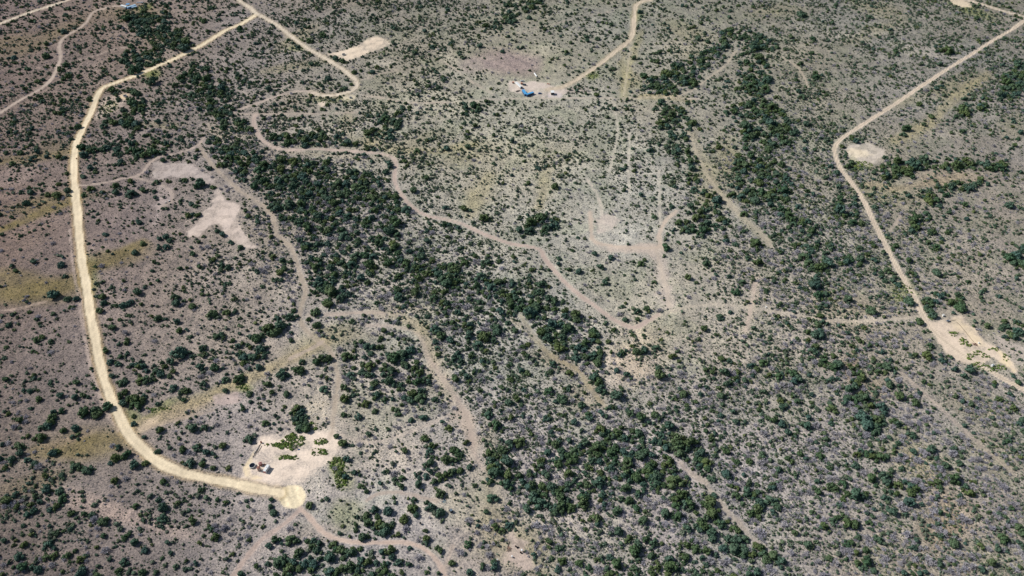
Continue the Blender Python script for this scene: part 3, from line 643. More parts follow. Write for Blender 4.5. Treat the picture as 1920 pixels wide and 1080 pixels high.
# thick woods: photo outline, share of the ground under trees
WOODS = [
 ([(385,268),(440,255),(470,280),(520,292),(600,300),(640,315),(715,330),(738,370),(752,420),(735,465),(690,470),(640,448),(575,452),(540,430),(515,395),(460,345),(420,310)], .66),
 ([(560,455),(640,455),(700,470),(740,500),(720,520),(660,530),(640,570),(600,575),(575,540),(560,490)], .30),
 ([(700,440),(755,445),(800,480),(860,495),(875,530),(850,550),(800,540),(740,500)], .72),
 ([(880,525),(940,520),(1000,535),(1040,570),(1080,600),(1120,630),(1135,660),(1110,690),(1075,670),(1030,650),(1000,620),(960,590),(920,580)], .72),
 ([(1088,692),(1115,690),(1142,720),(1140,742),(1112,735)], .6),
 ([(1200,150),(1240,140),(1280,120),(1320,100),(1345,70),(1362,60),(1365,85),(1345,110),(1320,140),(1285,168),(1240,182),(1205,172)], .55),
 ([(1370,195),(1420,190),(1470,205),(1490,240),(1480,275),(1450,290),(1410,280),(1385,240)], .5),
 ([(1375,290),(1430,285),(1470,310),(1490,350),(1470,390),(1430,380),(1395,375),(1380,340)], .45),
 ([(1360,60),(1400,45),(1440,70),(1460,100),(1420,100),(1390,90)], .4),
 ([(1390,110),(1440,120),(1440,180),(1400,190),(1385,160)], .35),
 ([(1230,190),(1290,200),(1300,260),(1270,265),(1235,235)], .35),
 ([(1240,270),(1290,270),(1320,330),(1345,375),(1310,365),(1270,320)], .32),
 ([(1275,385),(1330,378),(1365,395),(1360,430),(1300,445),(1275,430)], .5),
 ([(1470,400),(1540,420),(1560,470),(1560,540),(1540,640),(1510,600),(1520,520),(1490,450)], .30),
 ([(1550,700),(1600,690),(1640,730),(1660,800),(1700,900),(1720,960),(1680,960),(1640,900),(1600,800)], .28),
 ([(240,25),(300,25),(350,70),(355,95),(320,95),(290,75),(240,60)], .55),
 ([(240,95),(280,90),(300,115),(265,130),(240,128)], .4),
 ([(340,130),(380,125),(430,170),(470,240),(440,250),(400,240),(370,200),(345,170)], .32),
 ([(205,165),(255,165),(270,200),(260,235),(200,240),(195,225),(240,205)], .35),
 ([(150,270),(310,270),(310,290),(160,295)], .35),
 ([(905,70),(950,50),(990,20),(1030,0),(1020,-10),(980,0),(940,30)], .65),
 ([(690,235),(760,195),(780,205),(750,245),(710,262)], .40),
 ([(510,255),(640,250),(670,275),(520,275)], .3),
 ([(860,215),(900,190),(925,195),(880,230)], .35),
 ([(960,870),(1000,868),(1060,830),(1100,810),(1150,795),(1200,800),(1270,815),(1320,850),(1320,890),(1280,920),(1220,930),(1150,925),(1110,955),(1040,960),(1000,940),(965,900)], .42),
 ([(1260,925),(1310,930),(1370,970),(1420,1010),(1450,1060),(1400,1060),(1340,1010),(1280,990)], .42),
 ([(520,1015),(600,1000),(690,1025),(740,1035),(755,1085),(520,1085)], .5),
 ([(665,960),(720,950),(790,945),(790,985),(720,1000),(670,1000)], .35),
 ([(790,850),(860,835),(875,860),(850,900),(800,905)], .45),
 ([(910,840),(960,835),(965,900),(920,905)], .5),
 ([(640,640),(740,620),(790,680),(800,770),(740,780),(700,730),(640,700)], .22),
 ([(440,655),(500,620),(550,565),(560,590),(510,650),(460,695)], .38),
 ([(215,715),(290,680),(340,660),(390,690),(300,715),(270,765),(225,765)], .35),
 ([(1640,320),(1690,300),(1760,300),(1885,300),(1885,318),(1760,320),(1700,335),(1650,335)], .45),
 ([(1730,345),(1840,335),(1840,350),(1760,380),(1710,450),(1690,450),(1710,400)], .35),
 ([(1870,150),(1925,110),(1925,170),(1880,195)], .45),
 ([(1790,210),(1830,190),(1850,200),(1810,225)], .35),
 ([(1885,470),(1925,450),(1925,505),(1890,500)], .5),
 ([(1870,600),(1925,590),(1925,640),(1880,640)], .4),
 ([(1725,550),(1800,555),(1800,585),(1740,585)], .3),
 ([(1560,380),(1600,370),(1620,410),(1590,430),(1570,410)], .4),
 ([(540,770),(580,765),(590,805),(540,815)], .5),
 ([(990,400),(1040,390),(1050,430),(1020,450),(975,440)], .38),
]
# trees and leafless bushes read off the photo one by one: u, v of the crown, width in photo px
TREES = """344,88,20 325,91,10 250,129,20 261,119,14 386,146,18 282,108,12 420,155,11 328,158,12 146,236,13 126,250,11 212,228,17 194,235,14 243,232,26 246,193,18 85,103,16 25,106,12 86,81,10 253,172,18 285,150,22 307,48,30 235,33,18 348,75,22 224,49,11 270,19,14 60,240,10
581,75,13 605,64,14 745,230,18 722,220,18 891,235,11 515,255,18 571,262,15 652,265,18 887,196,16 551,264,14 629,109,12 642,113,11 900,84,13 942,95,10 690,247,18 732,255,18 877,247,11 495,221,10
1284,154,15 1257,165,10 1220,150,16 1200,21,11 1279,36,8 1301,49,10 1240,229,16 1249,220,14 1294,240,10 1101,75,10 1062,96,11 1149,127,11 1424,105,20 1377,207,17 1416,204,17 1395,246,14 1152,202,12
1525,71,14 1775,92,20 1632,30,13 1502,25,18 1500,118,13 1530,143,13 1465,243,18 1877,175,24 1810,210,18 1732,232,11 1700,239,18 1695,250,14 1747,217,13 1724,194,12 1900,160,16
244,362,19 125,355,14 57,359,14 105,363,20 49,379,16 59,296,16 70,284,12 37,285,13 110,293,11 120,294,10 267,455,14 252,472,14 311,461,14 317,449,13 299,447,10 296,464,11 375,342,20 346,336,11 62,490,12 29,507,10 114,495,15 361,475,12 400,485,12 414,506,11 427,500,14 306,300,10 292,340,12 259,415,14 217,359,14 216,346,16 267,355,14 170,352,14 156,364,12 352,402,14 407,432,11 450,462,14 460,394,10 152,275,16 155,289,17 370,402,12 217,279,16 246,281,18 177,279,16 285,282,20 305,285,14
495,335,20 632,345,20 545,345,26 597,411,15 625,380,17 565,382,18 580,362,18 730,307,18 761,390,20 742,367,15 697,407,17 667,477,20 790,480,17 837,520,34 795,502,28 855,502,20 870,492,15 907,407,19 870,390,14 775,355,16 782,282,13 837,277,14 877,274,14 730,362,14 655,392,14 737,455,20 730,432,22 597,487,18 597,527,24 525,510,16 710,455,18 835,387,14 800,450,14 767,470,14
1345,372,22 1287,432,26 1272,415,18 1295,385,14 1307,380,10 1390,365,24 1395,400,14 1085,507,15 1067,504,12 1362,450,13 1379,456,12 1290,519,14 1014,530,22 1127,499,16 1015,405,22 1025,425,17 992,432,17 1040,347,16 1249,462,20 1146,481,14 1295,301,14 1329,365,14 1390,300,16 1395,320,16 1425,310,18 1405,355,14 990,342,11 1202,364,10 1305,407,18 1202,492,14 1227,405,12 1417,455,22 1420,490,18
1640,387,12 1660,380,10 1894,382,20 1907,482,34 1707,305,20 1695,320,16 1660,325,24 1735,297,18 1795,307,22 1850,307,20 1875,312,18 1590,311,14 1640,486,14 1575,392,22 1607,417,26 1477,406,24 1472,355,22 1522,432,16 1505,412,14 1685,532,14 1640,351,11 1757,510,18 1745,375,20 1717,410,18 1710,432,14 1507,480,20 1535,500,18 1557,462,14 1657,472,10 1680,460,13 1705,487,14 1827,345,14 1840,335,14
99,551,22 231,570,17 217,572,10 186,582,14 142,559,14 125,560,12 67,636,13 95,640,11 197,656,13 205,677,14 226,667,13 209,704,11 254,754,24 265,750,17 234,735,24 230,756,15 226,717,24 300,700,18 277,710,18 175,770,36 114,769,15 112,740,14 140,744,14 155,740,12 142,716,14 349,732,14 422,731,13 447,700,26 422,710,15 401,687,20 375,687,20 462,667,28 380,651,14 415,626,14 397,587,22 322,562,28 360,572,16 237,641,13 210,612,15 295,756,11 344,749,11 382,801,14 97,790,32 127,800,24 250,794,11 297,805,24 192,555,15 194,567,14 182,555,10 467,737,14 10,710,12 15,775,11 55,732,12 260,687,14 325,695,14 320,677,16
591,583,20 752,554,26 827,629,20 649,666,20 694,684,20 752,662,22 932,620,20 760,687,28 790,732,15 794,781,17 771,786,13 927,794,22 916,776,17 566,786,26 561,776,15 552,800,26 605,671,18 616,670,18 592,679,15 566,677,12 530,700,22 875,705,14 842,801,15 830,789,11 717,691,12 691,702,13 730,712,22 765,747,28 816,747,15 857,662,16 595,607,18 659,601,11 547,592,18 505,617,32 620,565,28 617,545,36 645,747,18 645,725,14 644,776,13 672,780,16 497,792,14 546,637,11 817,615,20 802,715,14 787,697,16 560,692,22 502,719,18 485,687,16 487,652,20
1231,775,25 1202,781,20 1105,775,24 1375,771,13 1432,679,17 1237,702,22 1235,690,15 1135,730,26 1115,705,22 1157,740,22 1040,562,20 1007,546,16 1037,682,14 1031,732,17 1054,747,22 1407,685,12 1320,615,15 1350,591,15 1195,657,18 1215,657,24 1230,652,15 1194,581,14 1125,660,18 1122,640,14 1095,642,20 1027,632,20 1080,670,17 1380,545,18 1182,775,15 1060,582,15 1141,640,12 1167,660,14 1175,700,15 1360,697,20 1362,719,14 1255,797,20 1077,790,15 1397,712,13 1420,691,14 1015,622,20 992,577,36 1080,600,32 1060,615,26 1352,740,18
1526,656,22 1595,747,26 1615,712,26 1635,580,22 1687,741,20 1655,760,20 1620,747,22 1680,792,28 1562,765,20 1455,792,26 1507,800,24 1485,705,28 1461,704,15 1572,682,20 1540,625,26 1539,591,14 1647,696,14 1706,562,22 1725,601,18 1786,565,20 1742,560,15 1751,590,18 1746,647,12 1767,675,14 1810,705,15 1820,692,20 1790,691,14 1902,622,28 1852,610,14 1875,747,13 1806,751,12 1740,665,22 1910,716,13 1610,636,14 1865,716,11 1590,560,18 1535,552,20
94,845,27 72,819,20 34,835,18 36,849,16 144,874,24 162,880,20 252,870,18 230,856,14 215,857,19 206,867,12 221,837,14 104,947,24 192,976,20 85,890,14 115,890,14 86,911,14 10,937,20 64,932,14 132,961,16 172,964,15 304,970,19 304,950,20 360,976,19 251,1016,16 271,1030,16 97,1015,27 85,1045,14 151,1047,15 101,1040,14 44,1020,15 292,1072,13 266,1072,16 152,1071,20 221,1069,15 305,902,14 297,936,13 377,917,12 465,822,18 417,835,15 354,867,18 379,870,14 295,845,14 342,842,16 369,839,16 386,847,14 399,876,12 422,941,10 374,1017,12 395,991,12 402,1005,16 214,900,16 34,1042,18 41,1062,20 70,1067,18 21,860,18 51,861,13 32,949,14 50,964,14 192,1004,13 140,1032,10 241,1002,11 451,1074,14
924,932,21 825,960,22 807,949,18 929,985,17 940,994,13 686,966,17 667,984,12 707,967,14 507,949,12 512,960,16 642,830,18 631,817,12 650,860,14 759,844,14 784,907,16 826,924,18 850,842,18 835,860,20 810,870,26 825,887,28 812,834,14 797,821,17 710,987,34 757,972,22 775,937,12 780,965,13 680,1005,20 564,1060,27 540,1067,22 587,1027,26 560,1035,18 640,1030,20 660,1035,20 635,1067,28 665,1070,28 722,1067,24 734,1044,15 765,1057,14 880,1072,15 922,1060,26 905,1060,15 504,1021,16 797,1017,12 825,1032,13 716,1034,14 847,1055,14 624,1020,15 927,872,36 950,907,22 920,902,16 942,842,20 677,910,14 687,921,11 665,885,11 862,881,16 880,875,14
975,827,22 1090,830,25 1121,832,19 1165,827,24 1240,819,26 1302,851,24 1102,879,26 1020,887,24 992,885,24 1007,915,34 1045,920,28 1070,905,24 1097,937,32 1040,945,30 1230,882,38 1172,890,28 1170,857,34 1200,852,30 1207,917,28 1180,937,20 1145,877,20 1115,971,22 1157,957,20 1160,995,20 1320,970,28 1290,990,20 1352,982,25 1382,1010,26 1390,1040,32 1420,1027,26 1437,1047,22 1357,1027,20 1415,925,24 1422,952,20 1362,887,20 1335,896,16 1405,905,15 1325,866,20 1382,927,20 1280,925,20 1295,945,22 1260,942,24 1247,962,20 1272,967,18 1422,1070,26 1362,846,15 1382,865,13 1430,852,16 1055,1050,16 1087,1055,18 1030,1015,14 1052,845,18 1340,927,13 1132,945,14 1112,862,15 1262,885,24 1305,1027,20 1337,1010,16
1630,852,30 1747,841,20 1775,872,18 1792,897,22 1821,924,20 1450,944,24 1620,932,28 1657,932,24 1675,885,26 1657,892,20 1635,895,20 1677,910,30 1665,955,26 1705,940,22 1800,867,16 1560,910,28 1590,979,22 1547,990,26 1457,1050,30 1790,1017,22 1840,1022,16 1862,1055,16 1627,1050,20 1605,872,18 1550,822,15 1711,815,18 1590,925,14 1760,902,16 1717,917,16 1625,1030,16 1595,1017,24 1647,1010,18 1555,1045,16 1872,1030,14"""
BRUSH = """1730,847,22 1694,856,24 1712,902,22 1720,862,20 1765,880,22 1775,897,24 1802,940,22 1805,972,24 1767,997,28 1752,957,22 1692,950,24 1655,860,16 1657,820,20 1625,960,13 1580,947,18 1700,1002,22 1825,860,15 1787,850,22 1847,877,12 1742,1050,24 1820,1042,20 1427,997,26 1300,1012,22 1190,1032,18 1220,1015,17 1122,1067,24 1332,1052,22 1365,1050,18 1046,1024,15 1088,1022,18 1013,822,16 1005,982,20 1006,1067,16 1572,700,16 1612,697,18 1592,757,20 1660,730,18 1707,705,12 1645,782,20 1530,797,20 1527,677,18 1602,770,24 1525,640,16 937,706,16 852,765,14 869,927,12 905,712,16 1162,588,14 1215,592,14 500,700,14 390,462,16 1090,690,16 1110,775,18 1585,350,14 1690,400,12 1560,415,14 1500,425,14 1490,370,14 820,565,14 700,350,14 640,385,14"""
def parse(s): return np.array([[float(q) for q in t.split(",")] for t in s.split()])

def candidates(n, v0=-70, v1=1150, u0=-90, u1=2010):
    """n points spread evenly over the visible ground"""
    a = (np.array([u0, u1]) - 960) / F_PX
    b = (np.array([v1, v0]) - 540) / F_PX
    yy = CAM_H * (CP - b * SP) / (SP + b * CP)
    y = RNG.uniform(yy[0], yy[1], n * 2)
    zc = y * CP + CAM_H * SP
    y = y[RNG.random(n * 2) < zc / zc.max()][:n]
    x = RNG.uniform(a[0], a[1], len(y)) * (y * CP + CAM_H * SP)
    z = hgt(x, y); u, v, zc = to_px(x, y, z)
    return x, y, z, u, v, zc
AREA = 1.55e6
def thin(x, y, r, f, prior=None, order=None):
    """drop plants whose crowns would sit inside one another"""
    n = len(x); npri = 0 if prior is None else len(prior)
    kd = KDTree(n + npri); R = np.concatenate([r, prior[:, 2]]) if npri else r
    for i in range(n): kd.insert((x[i], y[i], 0), i)
    for i in range(npri): kd.insert((prior[i, 0], prior[i, 1], 0), n + i)
    kd.balance()
    keep = np.ones(n, bool); rm = R.max()
    for i in (order if order is not None else np.argsort(-r)):
        if not keep[i]: continue
        for co, j, d in kd.find_range((x[i], y[i], 0), f * (r[i] + rm)):
            if j == i: continue
            if d < f * (r[i] + R[j]):
                if j >= n: keep[i] = False; break
                if keep[j] and r[j] <= r[i]: keep[j] = False
    return keep

def place_traced(rows, split_over, tall):
    out = []
    rng = np.random.default_rng(3)
    for (u, v, d) in rows:
        p = at(u, v); _, _, zc = to_px(p.x, p.y, p.z); dm = d * zc / F_PX * 1.04
        k = 1 if d < split_over else (2 if d < split_over + 6 else (3 if d < split_over + 12 else 4))
        for q in range(k):
            r = dm / 2 if k == 1 else dm / 2 * rng.uniform(.5, .72)
            off = (0, 0) if k == 1 else (rng.normal(0, .27) * dm * .8, rng.normal(0, .27) * dm * .8)
            c = at(u, v, r * tall * .5)
            out.append((c.x + off[0], c.y + off[1], r))
    return np.array(out)

# --- trees
pt = place_traced(parse(TREES), 23, 1.3)
x, y, z, u, v, zc = candidates(60000)
T = bil(T_G, u / 60 - .5, v / 60 - .5); T = T + .8 * smooth(6, 7, bil(S_G, u / 60 - .5, v / 60 - .5))
cov = .10 * (np.clip(T, 0, 9) / 5) ** 1.9 * (.6 + .8 * ledge(x, y))
for poly, c in WOODS:
    cov = np.where(in_poly(u + (vnoise(x / 9, y / 9) - .5) * 22, v + (vnoise(x / 9 + 50, y / 9) - .5) * 16, poly), np.maximum(cov, c), cov)
clump = np.clip(.25 + 2.6 * (fbm(x / 22 + 30, y / 22, 3) - .32), .1, 1.8)
wood = cov > .2
r = np.clip(RNG.lognormal(math.log(1.95), .32, len(x)), 1.2, 4.6) * (1 + .15 * np.clip((450 - v) / 450, 0, 1))
r = r * np.where(wood, np.where(RNG.random(len(x)) < .5, 1.45, .95), 1.0)
dens = cov * np.where(wood, .7 + .4 * clump, clump) / np.where(wood, math.pi * 2.6 ** 2, math.pi * 2.15 ** 2) * np.where(wood, 2.2, 1.9)
keep = (RNG.random(len(x)) < dens * open_ground(u, v) / (len(x) / AREA)) & ~clear_mask(x, y, r)
x, y, r = x[keep], y[keep], r[keep]
k = thin(x, y, r, .52, pt)
TR = np.vstack([pt, np.column_stack([x[k], y[k], r[k]])])

# --- leafless brush
pb = place_traced(parse(BRUSH), 99, .8)
x, y, z, u, v, zc = candidates(90000)
G = bil(G_G, u / 60 - .5, v / 60 - .5)
for poly, c in WOODS[:6]: G = np.where(in_poly(u, v, poly), np.maximum(G, 6.5), G)
cov = .84 * (G / 5) ** 1.8 * np.clip(3.4 * (fbm(x / 20 + 80, y / 20, 3) - .34), .0, 2)
r = np.clip(RNG.lognormal(math.log(1.5), .45, len(x)), .6, 3.8)
keep = (RNG.random(len(x)) < cov * open_ground(u, v) / (math.pi * 1.72 ** 2) / (len(x) / AREA)) & ~clear_mask(x, y, r)
x, y, r = x[keep], y[keep], r[keep]
k = thin(x, y, r, .5, np.vstack([pb, TR * np.array([1, 1, .8])]))
BR = np.vstack([pb, np.column_stack([x[k], y[k], r[k]])])

# --- green shrubs
x, y, z, u, v, zc = candidates(200000)
S = bil(S_G, u / 60 - .5, v / 60 - .5)
cov = .27 * (S / 5) ** 2.6 * (1 + .75 * smooth(6, 7.5, S)) * (.45 + 1.1 * ledge(x, y)) * np.clip(.22 + 2.4 * (fbm(x / 15 + 11, y / 15 + 60, 3) - .3), .08, 1.8)
r = np.clip(RNG.lognormal(math.log(1.10), .42, len(x)), .45, 2.6) * (1 + .35 * np.clip((500 - v) / 500, 0, 1))
keep = (RNG.random(len(x)) < cov * open_ground(u, v) / (math.pi * 1.15 ** 2) / (len(x) / AREA)) & ~clear_mask(x, y, r)
x, y, r = x[keep], y[keep], r[keep]
k = thin(x, y, r, .52, np.vstack([TR * np.array([1, 1, .75]), BR * np.array([1, 1, .6])]))
SH = np.column_stack([x[k], y[k], r[k]])

# --- low grey-green scrub
x, y, z, u, v, zc = candidates(430000)
S = bil(S_G, u / 60 - .5, v / 60 - .5)
pr = 1.3 * np.clip((S - 2.4) / 5.2, 0, 1) ** 1.5 * np.clip(.1 + 2.2 * (fbm(x / 13 + 70, y / 13, 3) - .3), .05, 1.2) * np.clip((v + 250) / 700, .3, 1)
r = np.clip(RNG.lognormal(math.log(.62), .36, len(x)), .3, 1.3) * (1 + .3 * np.clip((500 - v) / 500, 0, 1))
keep = (RNG.random(len(x)) < pr * open_ground(u, v)) & ~clear_mask(x, y, r * 2)
SG = np.column_stack([x[keep], y[keep], r[keep]])

# --- dry grass tufts and weeds
x, y, z, u, v, zc = candidates(460000)
S = bil(S_G, u / 60 - .5, v / 60 - .5)
pr = np.clip(.22 + .10 * S, 0, 1) * np.clip((v + 150) / 600, .2, 1) * np.clip(.3 + 1.8 * (fbm(x / 10, y / 10 + 33, 3) - .3), .1, 1.2)
r = np.clip(RNG.lognormal(math.log(.46), .33, len(x)), .22, 1.0)
keep = (RNG.random(len(x)) < pr) & ~clear_mask(x, y, r * 2)
TU = np.column_stack([x[keep], y[keep], r[keep]])
WP = [(552,826,22,12,.55),(512,834,18,4,.8),(528,835,16,6,.9),(546,838,10,7,.8),(536,858,14,4,1),(552,858,8,4,1),(600,828,14,7,.6),(598,848,18,8,.5),(632,872,14,16,.7),(640,900,12,20,.5),(575,800,20,10,.5),
      (205,204,18,9,.7),(1612,310,24,8,.9),(1790,626,8,6,.6),(1806,640,10,7,.7),(1818,646,6,4,.6),(1864,655,10,3,.9),(1818,669,9,5,.7),(1832,662,10,5,.5),(1850,668,10,5,.4),
      (1858,690,30,6,.5),(1836,684,14,5,.5),(270,14,14,5,.5),(700,104,18,5,.7),(720,96,10,5,.6),(640,186,16,3,.7),(620,190,20,3,.5),(1690,548,20,20,.35),(1110,140,12,7,.3),(210,192,10,4,.6),
      (455,728,14,8,.3),(300,768,30,6,.2),(1745,595,8,5,.6),(1885,668,6,10,.3)]
wx = []
for (cu, cv, ru, rv, dn) in WP:
    n = int(dn * ru * rv * .9)
    a = RNG.uniform(0, 6.28, n); q = np.sqrt(RNG.random(n))
    X, Y, Z = g(cu + ru * q * np.cos(a), cv + rv * q * np.sin(a))
    m = RNG.random(n) < np.clip(.25 + 1.4 * fbm(X / 4 + 4, Y / 4, 3) - .2 * q, 0, 1)
    wx.append(np.column_stack([X, Y, np.clip(RNG.lognormal(-.25, .4, n), .35, 1.7)])[m])
WE = np.vstack(wx)

# ------------------------------------------------------------------ plants: the 300 that show largest of a kind as things, the rest as one object of kind stuff
def split300(A, n=300):
    z = hgt(A[:, 0], A[:, 1]); u, v, zc = to_px(A[:, 0], A[:, 1], z)
    vis = (u > 4) & (u < 1916) & (v > 4) & (v < 1076)
    app = A[:, 2] / zc * vis
    i = np.argsort(-app)[:n]
    m = np.zeros(len(A), bool); m[i] = True
    return A[m], A[~m]
def stuff_object(name, A, meshes, hz=(.85, 1.15), sink=.04):
    """one object: a cloud of points that each carry one copy of a plant"""
    src = bpy.data.collections.new(name + "_shapes")
    for k, me in enumerate(meshes):
        src.objects.link(bpy.data.objects.new(f"{name}_shape_{chr(97 + k)}", me))
    rng = np.random.default_rng(len(A))
    z = hgt(A[:, 0], A[:, 1]) - sink * A[:, 2]
    me = bpy.data.meshes.new(name); n = len(A)
    me.vertices.add(n); me.vertices.foreach_set("co", np.column_stack([A[:, :2], z]).astype(np.float32).ravel())
    def attr(nm, ty, key, val):
        a = me.attributes.new(nm, ty, 'POINT'); a.data.foreach_set(key, val)
    attr("turn", 'FLOAT_VECTOR', "vector", np.column_stack([rng.normal(0, .07, n), rng.normal(0, .07, n), rng.uniform(0, 6.28, n)]).astype(np.float32).ravel())
    sx = rng.uniform(.85, 1.18, n); sz = rng.uniform(*hz, n)
    attr("size", 'FLOAT_VECTOR', "vector", np.column_stack([A[:, 2] * sx, A[:, 2] / sx, A[:, 2] * sz]).astype(np.float32).ravel())
    attr("pick", 'INT', "value", rng.integers(0, len(meshes), n).astype(np.int32))
    o = bpy.data.objects.new(name, me); COL.objects.link(o); o["kind"] = "stuff"
    ng = bpy.data.node_groups.new(name + "_nodes", 'GeometryNodeTree')
    ng.interface.new_socket("Geometry", in_out='INPUT', socket_type='NodeSocketGeometry')
    ng.interface.new_socket("Geometry", in_out='OUTPUT', socket_type='NodeSocketGeometry')
    N, L = ng.nodes, ng.links
    gi, go = N.new("NodeGroupInput"), N.new("NodeGroupOutput")
    ci = N.new("GeometryNodeCollectionInfo"); ci.inputs["Collection"].default_value = src
    ci.inputs["Separate Children"].default_value = True; ci.inputs["Reset Children"].default_value = True
    ip = N.new("GeometryNodeInstanceOnPoints"); ip.inputs["Pick Instance"].default_value = True
    def na(nm, ty):
        q = N.new("GeometryNodeInputNamedAttribute"); q.data_type = ty; q.inputs["Name"].default_value = nm
        return q.outputs["Attribute"]
    er = N.new("FunctionNodeEulerToRotation")
    L.new(gi.outputs[0], ip.inputs["Points"]); L.new(ci.outputs[0], ip.inputs["Instance"])
    L.new(na("pick", 'INT'), ip.inputs["Instance Index"]); L.new(na("turn", 'FLOAT_VECTOR'), er.inputs[0])
    L.new(er.outputs[0], ip.inputs["Rotation"]); L.new(na("size", 'FLOAT_VECTOR'), ip.inputs["Scale"])
    L.new(ip.outputs[0], go.inputs[0])
    md = o.modifiers.new("scatter", 'NODES'); md.node_group = ng
    return o

# ------------------------------------------------------------------ labels for the single plants: which one it is, told from what it stands beside
MARKS = [  # what one can find in the photo, u, v
 ("the round sandy turnaround", 547, 931), ("the white camper", 498, 877), ("the green weeds", 545, 835), ("the main road's first bend", 245, 815),
 ("the lower main gravel road", 172, 600), ("the middle main gravel road", 142, 380), ("the main road's upper bend", 185, 172), ("the top left road junction", 478, 28),
 ("the grey scraped patch", 345, 320), ("the forked pale scraped patch", 420, 405), ("the top left homestead", 240, 10), ("the winding track top left", 110, 110),
 ("the upper left road's hairpin end", 665, 160), ("the sandy strip upper left", 680, 92), ("the blue L-shaped shed", 988, 172), ("the white shed", 1035, 173),
 ("the bend above the yard", 1187, 60), ("the purple bare field", 940, 112), ("the right-hand road's sharp bend", 1566, 275), ("the pale roadside pit", 1615, 292),
 ("the top right junction", 1905, 38), ("the right edge sandy pad", 1815, 640), ("the winding middle track's point", 1192, 614), ("the winding middle track's first turn", 742, 318),
 ("the winding middle track's long bend", 840, 412), ("the square track in the flat", 1180, 463), ("the dark wood's upper end", 430, 285), ("the dark wood's middle", 620, 375),
 ("the dark thicket mid-picture", 835, 515), ("the dark wood's lower end", 1100, 640), ("the lone round tree mid-left", 591, 583), ("the mid-left track fork", 615, 650),
 ("the bare clearing below centre", 870, 790), ("the black box hut", 846, 957), ("the white barrels bottom centre", 970, 1037), ("the lone tree above the barrels", 924, 932),
 ("the bottom track curve", 780, 1022), ("the bottom left grove", 620, 1050), ("the big lower right thicket", 1170, 880), ("the olive lane", 1060, 690),
 ("the bare lane lower right", 1340, 930), ("the grey brush patch lower right", 1740, 880), ("the lower right corner", 1880, 1040), ("the lower left corner", 30, 1050),
 ("the lower left meadow", 165, 835), ("the left edge meadow", 60, 545), ("the olive swale", 215, 485), ("the wooded strip by the yard", 1280, 140),
 ("the wooded draw", 1430, 240), ("the flat's right-hand clump", 1295, 420), ("the right-hand tree row", 1790, 308), ("the straight right-hand road", 1690, 520),
 ("the thicket on the right edge", 1905, 480), ("the rocky shelf", 1620, 600), ("the draw's lower end", 1540, 560), ("the pale lower right slope", 1480, 960),
 ("the scrub by the grey brush", 1600, 790), ("the mauve left slope", 70, 680), ("the tree line lower left", 460, 690), ("the mauve ground lower left", 250, 960),
]
MK = np.array([(m[1], m[2]) for m in MARKS], float)
ORD = ["nearest", "second nearest", "third nearest", "fourth nearest", "fifth nearest", "sixth nearest", "seventh nearest", "eighth nearest", "ninth nearest", "tenth nearest", "eleventh nearest", "twelfth nearest"]
def name_them(A, tall, noun, looks):
    """one label each: look, rank by distance, side of the landmark"""
    z = hgt(A[:, 0], A[:, 1]) + A[:, 2] * tall * .5
    u, v, zc = to_px(A[:, 0], A[:, 1], z)
    d = np.hypot(u[:, None] - MK[None, :, 0], v[:, None] - MK[None, :, 1]); m = d.argmin(1)
    sides = ["right of", "below right of", "below", "below left of", "left of", "above left of", "above", "above right of"]
    ang = np.arctan2(v - MK[m, 1], u - MK[m, 0]); s = (np.round(ang / (math.pi / 4)).astype(int)) % 8
    out = [None] * len(A); dm = d[np.arange(len(A)), m]
    for key in set(zip(m.tolist(), s.tolist())):
        ii = [i for i in np.argsort(dm) if (m[i], s[i]) == key]
        for rk, i in enumerate(ii):
            wpx = 2 * A[i, 2] / zc[i] * F_PX
            o = ORD[rk] if rk < len(ORD) else f"{rk + 1}th nearest"
            lone = f"{looks(i, wpx)} {noun} {sides[key[1]]} {MARKS[key[0]][0]}"
            if len(ii) > 1: lone = f"{o} {looks(i, wpx)} {noun} {sides[key[1]]} {MARKS[key[0]][0]}"
            out[i] = lone
            if noun == 'tree' and rk == 0 and dm[i] < 9 and 'lone' in MARKS[key[0]][0]: out[i] = {'the lone round tree mid-left': 'lone round dark green tree beside the track mid-left', 'the lone tree above the barrels': 'lone dark green tree on open ground above the white barrels'}[MARKS[key[0]][0]]
    return out

def tagit(o, label=None, cat=None, group=None, kind=None):
    if label: o["label"] = label
    if cat: o["category"] = cat
    if group: o["group"] = group
    if kind: o["kind"] = kind
    return o
def put(name, me, parent=None, loc=(0, 0, 0)):
    o = bpy.data.objects.new(name, me); COL.objects.link(o)
    o.location = loc
    if parent: o.parent = parent
    return o

A, rest = split300(TR)
labs = name_them(A, 1.3, "tree", lambda i, wpx: ("broad dark green" if wpx > 22 else "rounded dark green"))
rng = np.random.default_rng(21)
for i, (px, py, r) in enumerate(A):
    root = bpy.data.objects.new("evergreen_tree", None); COL.objects.link(root)
    root.empty_display_size = .2
    root.location = (px, py, float(hgt(np.array([px]), np.array([py]))[0]) - .03 * r)
    s = rng.uniform(.88, 1.14); root.scale = (r * s, r / s, r * rng.uniform(.85, 1.15)); root.rotation_euler = (0, 0, rng.uniform(0, 6.28))
    tagit(root, labs[i], "tree", "dark evergreen trees dotted over the scrub")
    put("crown", TREE_MESH[int(rng.integers(0, len(TREE_MESH)))], root); put("trunk", TRUNK_MESH[int(rng.integers(0, 3))], root)
stuff_object("woodland", rest, TREE_MESH)

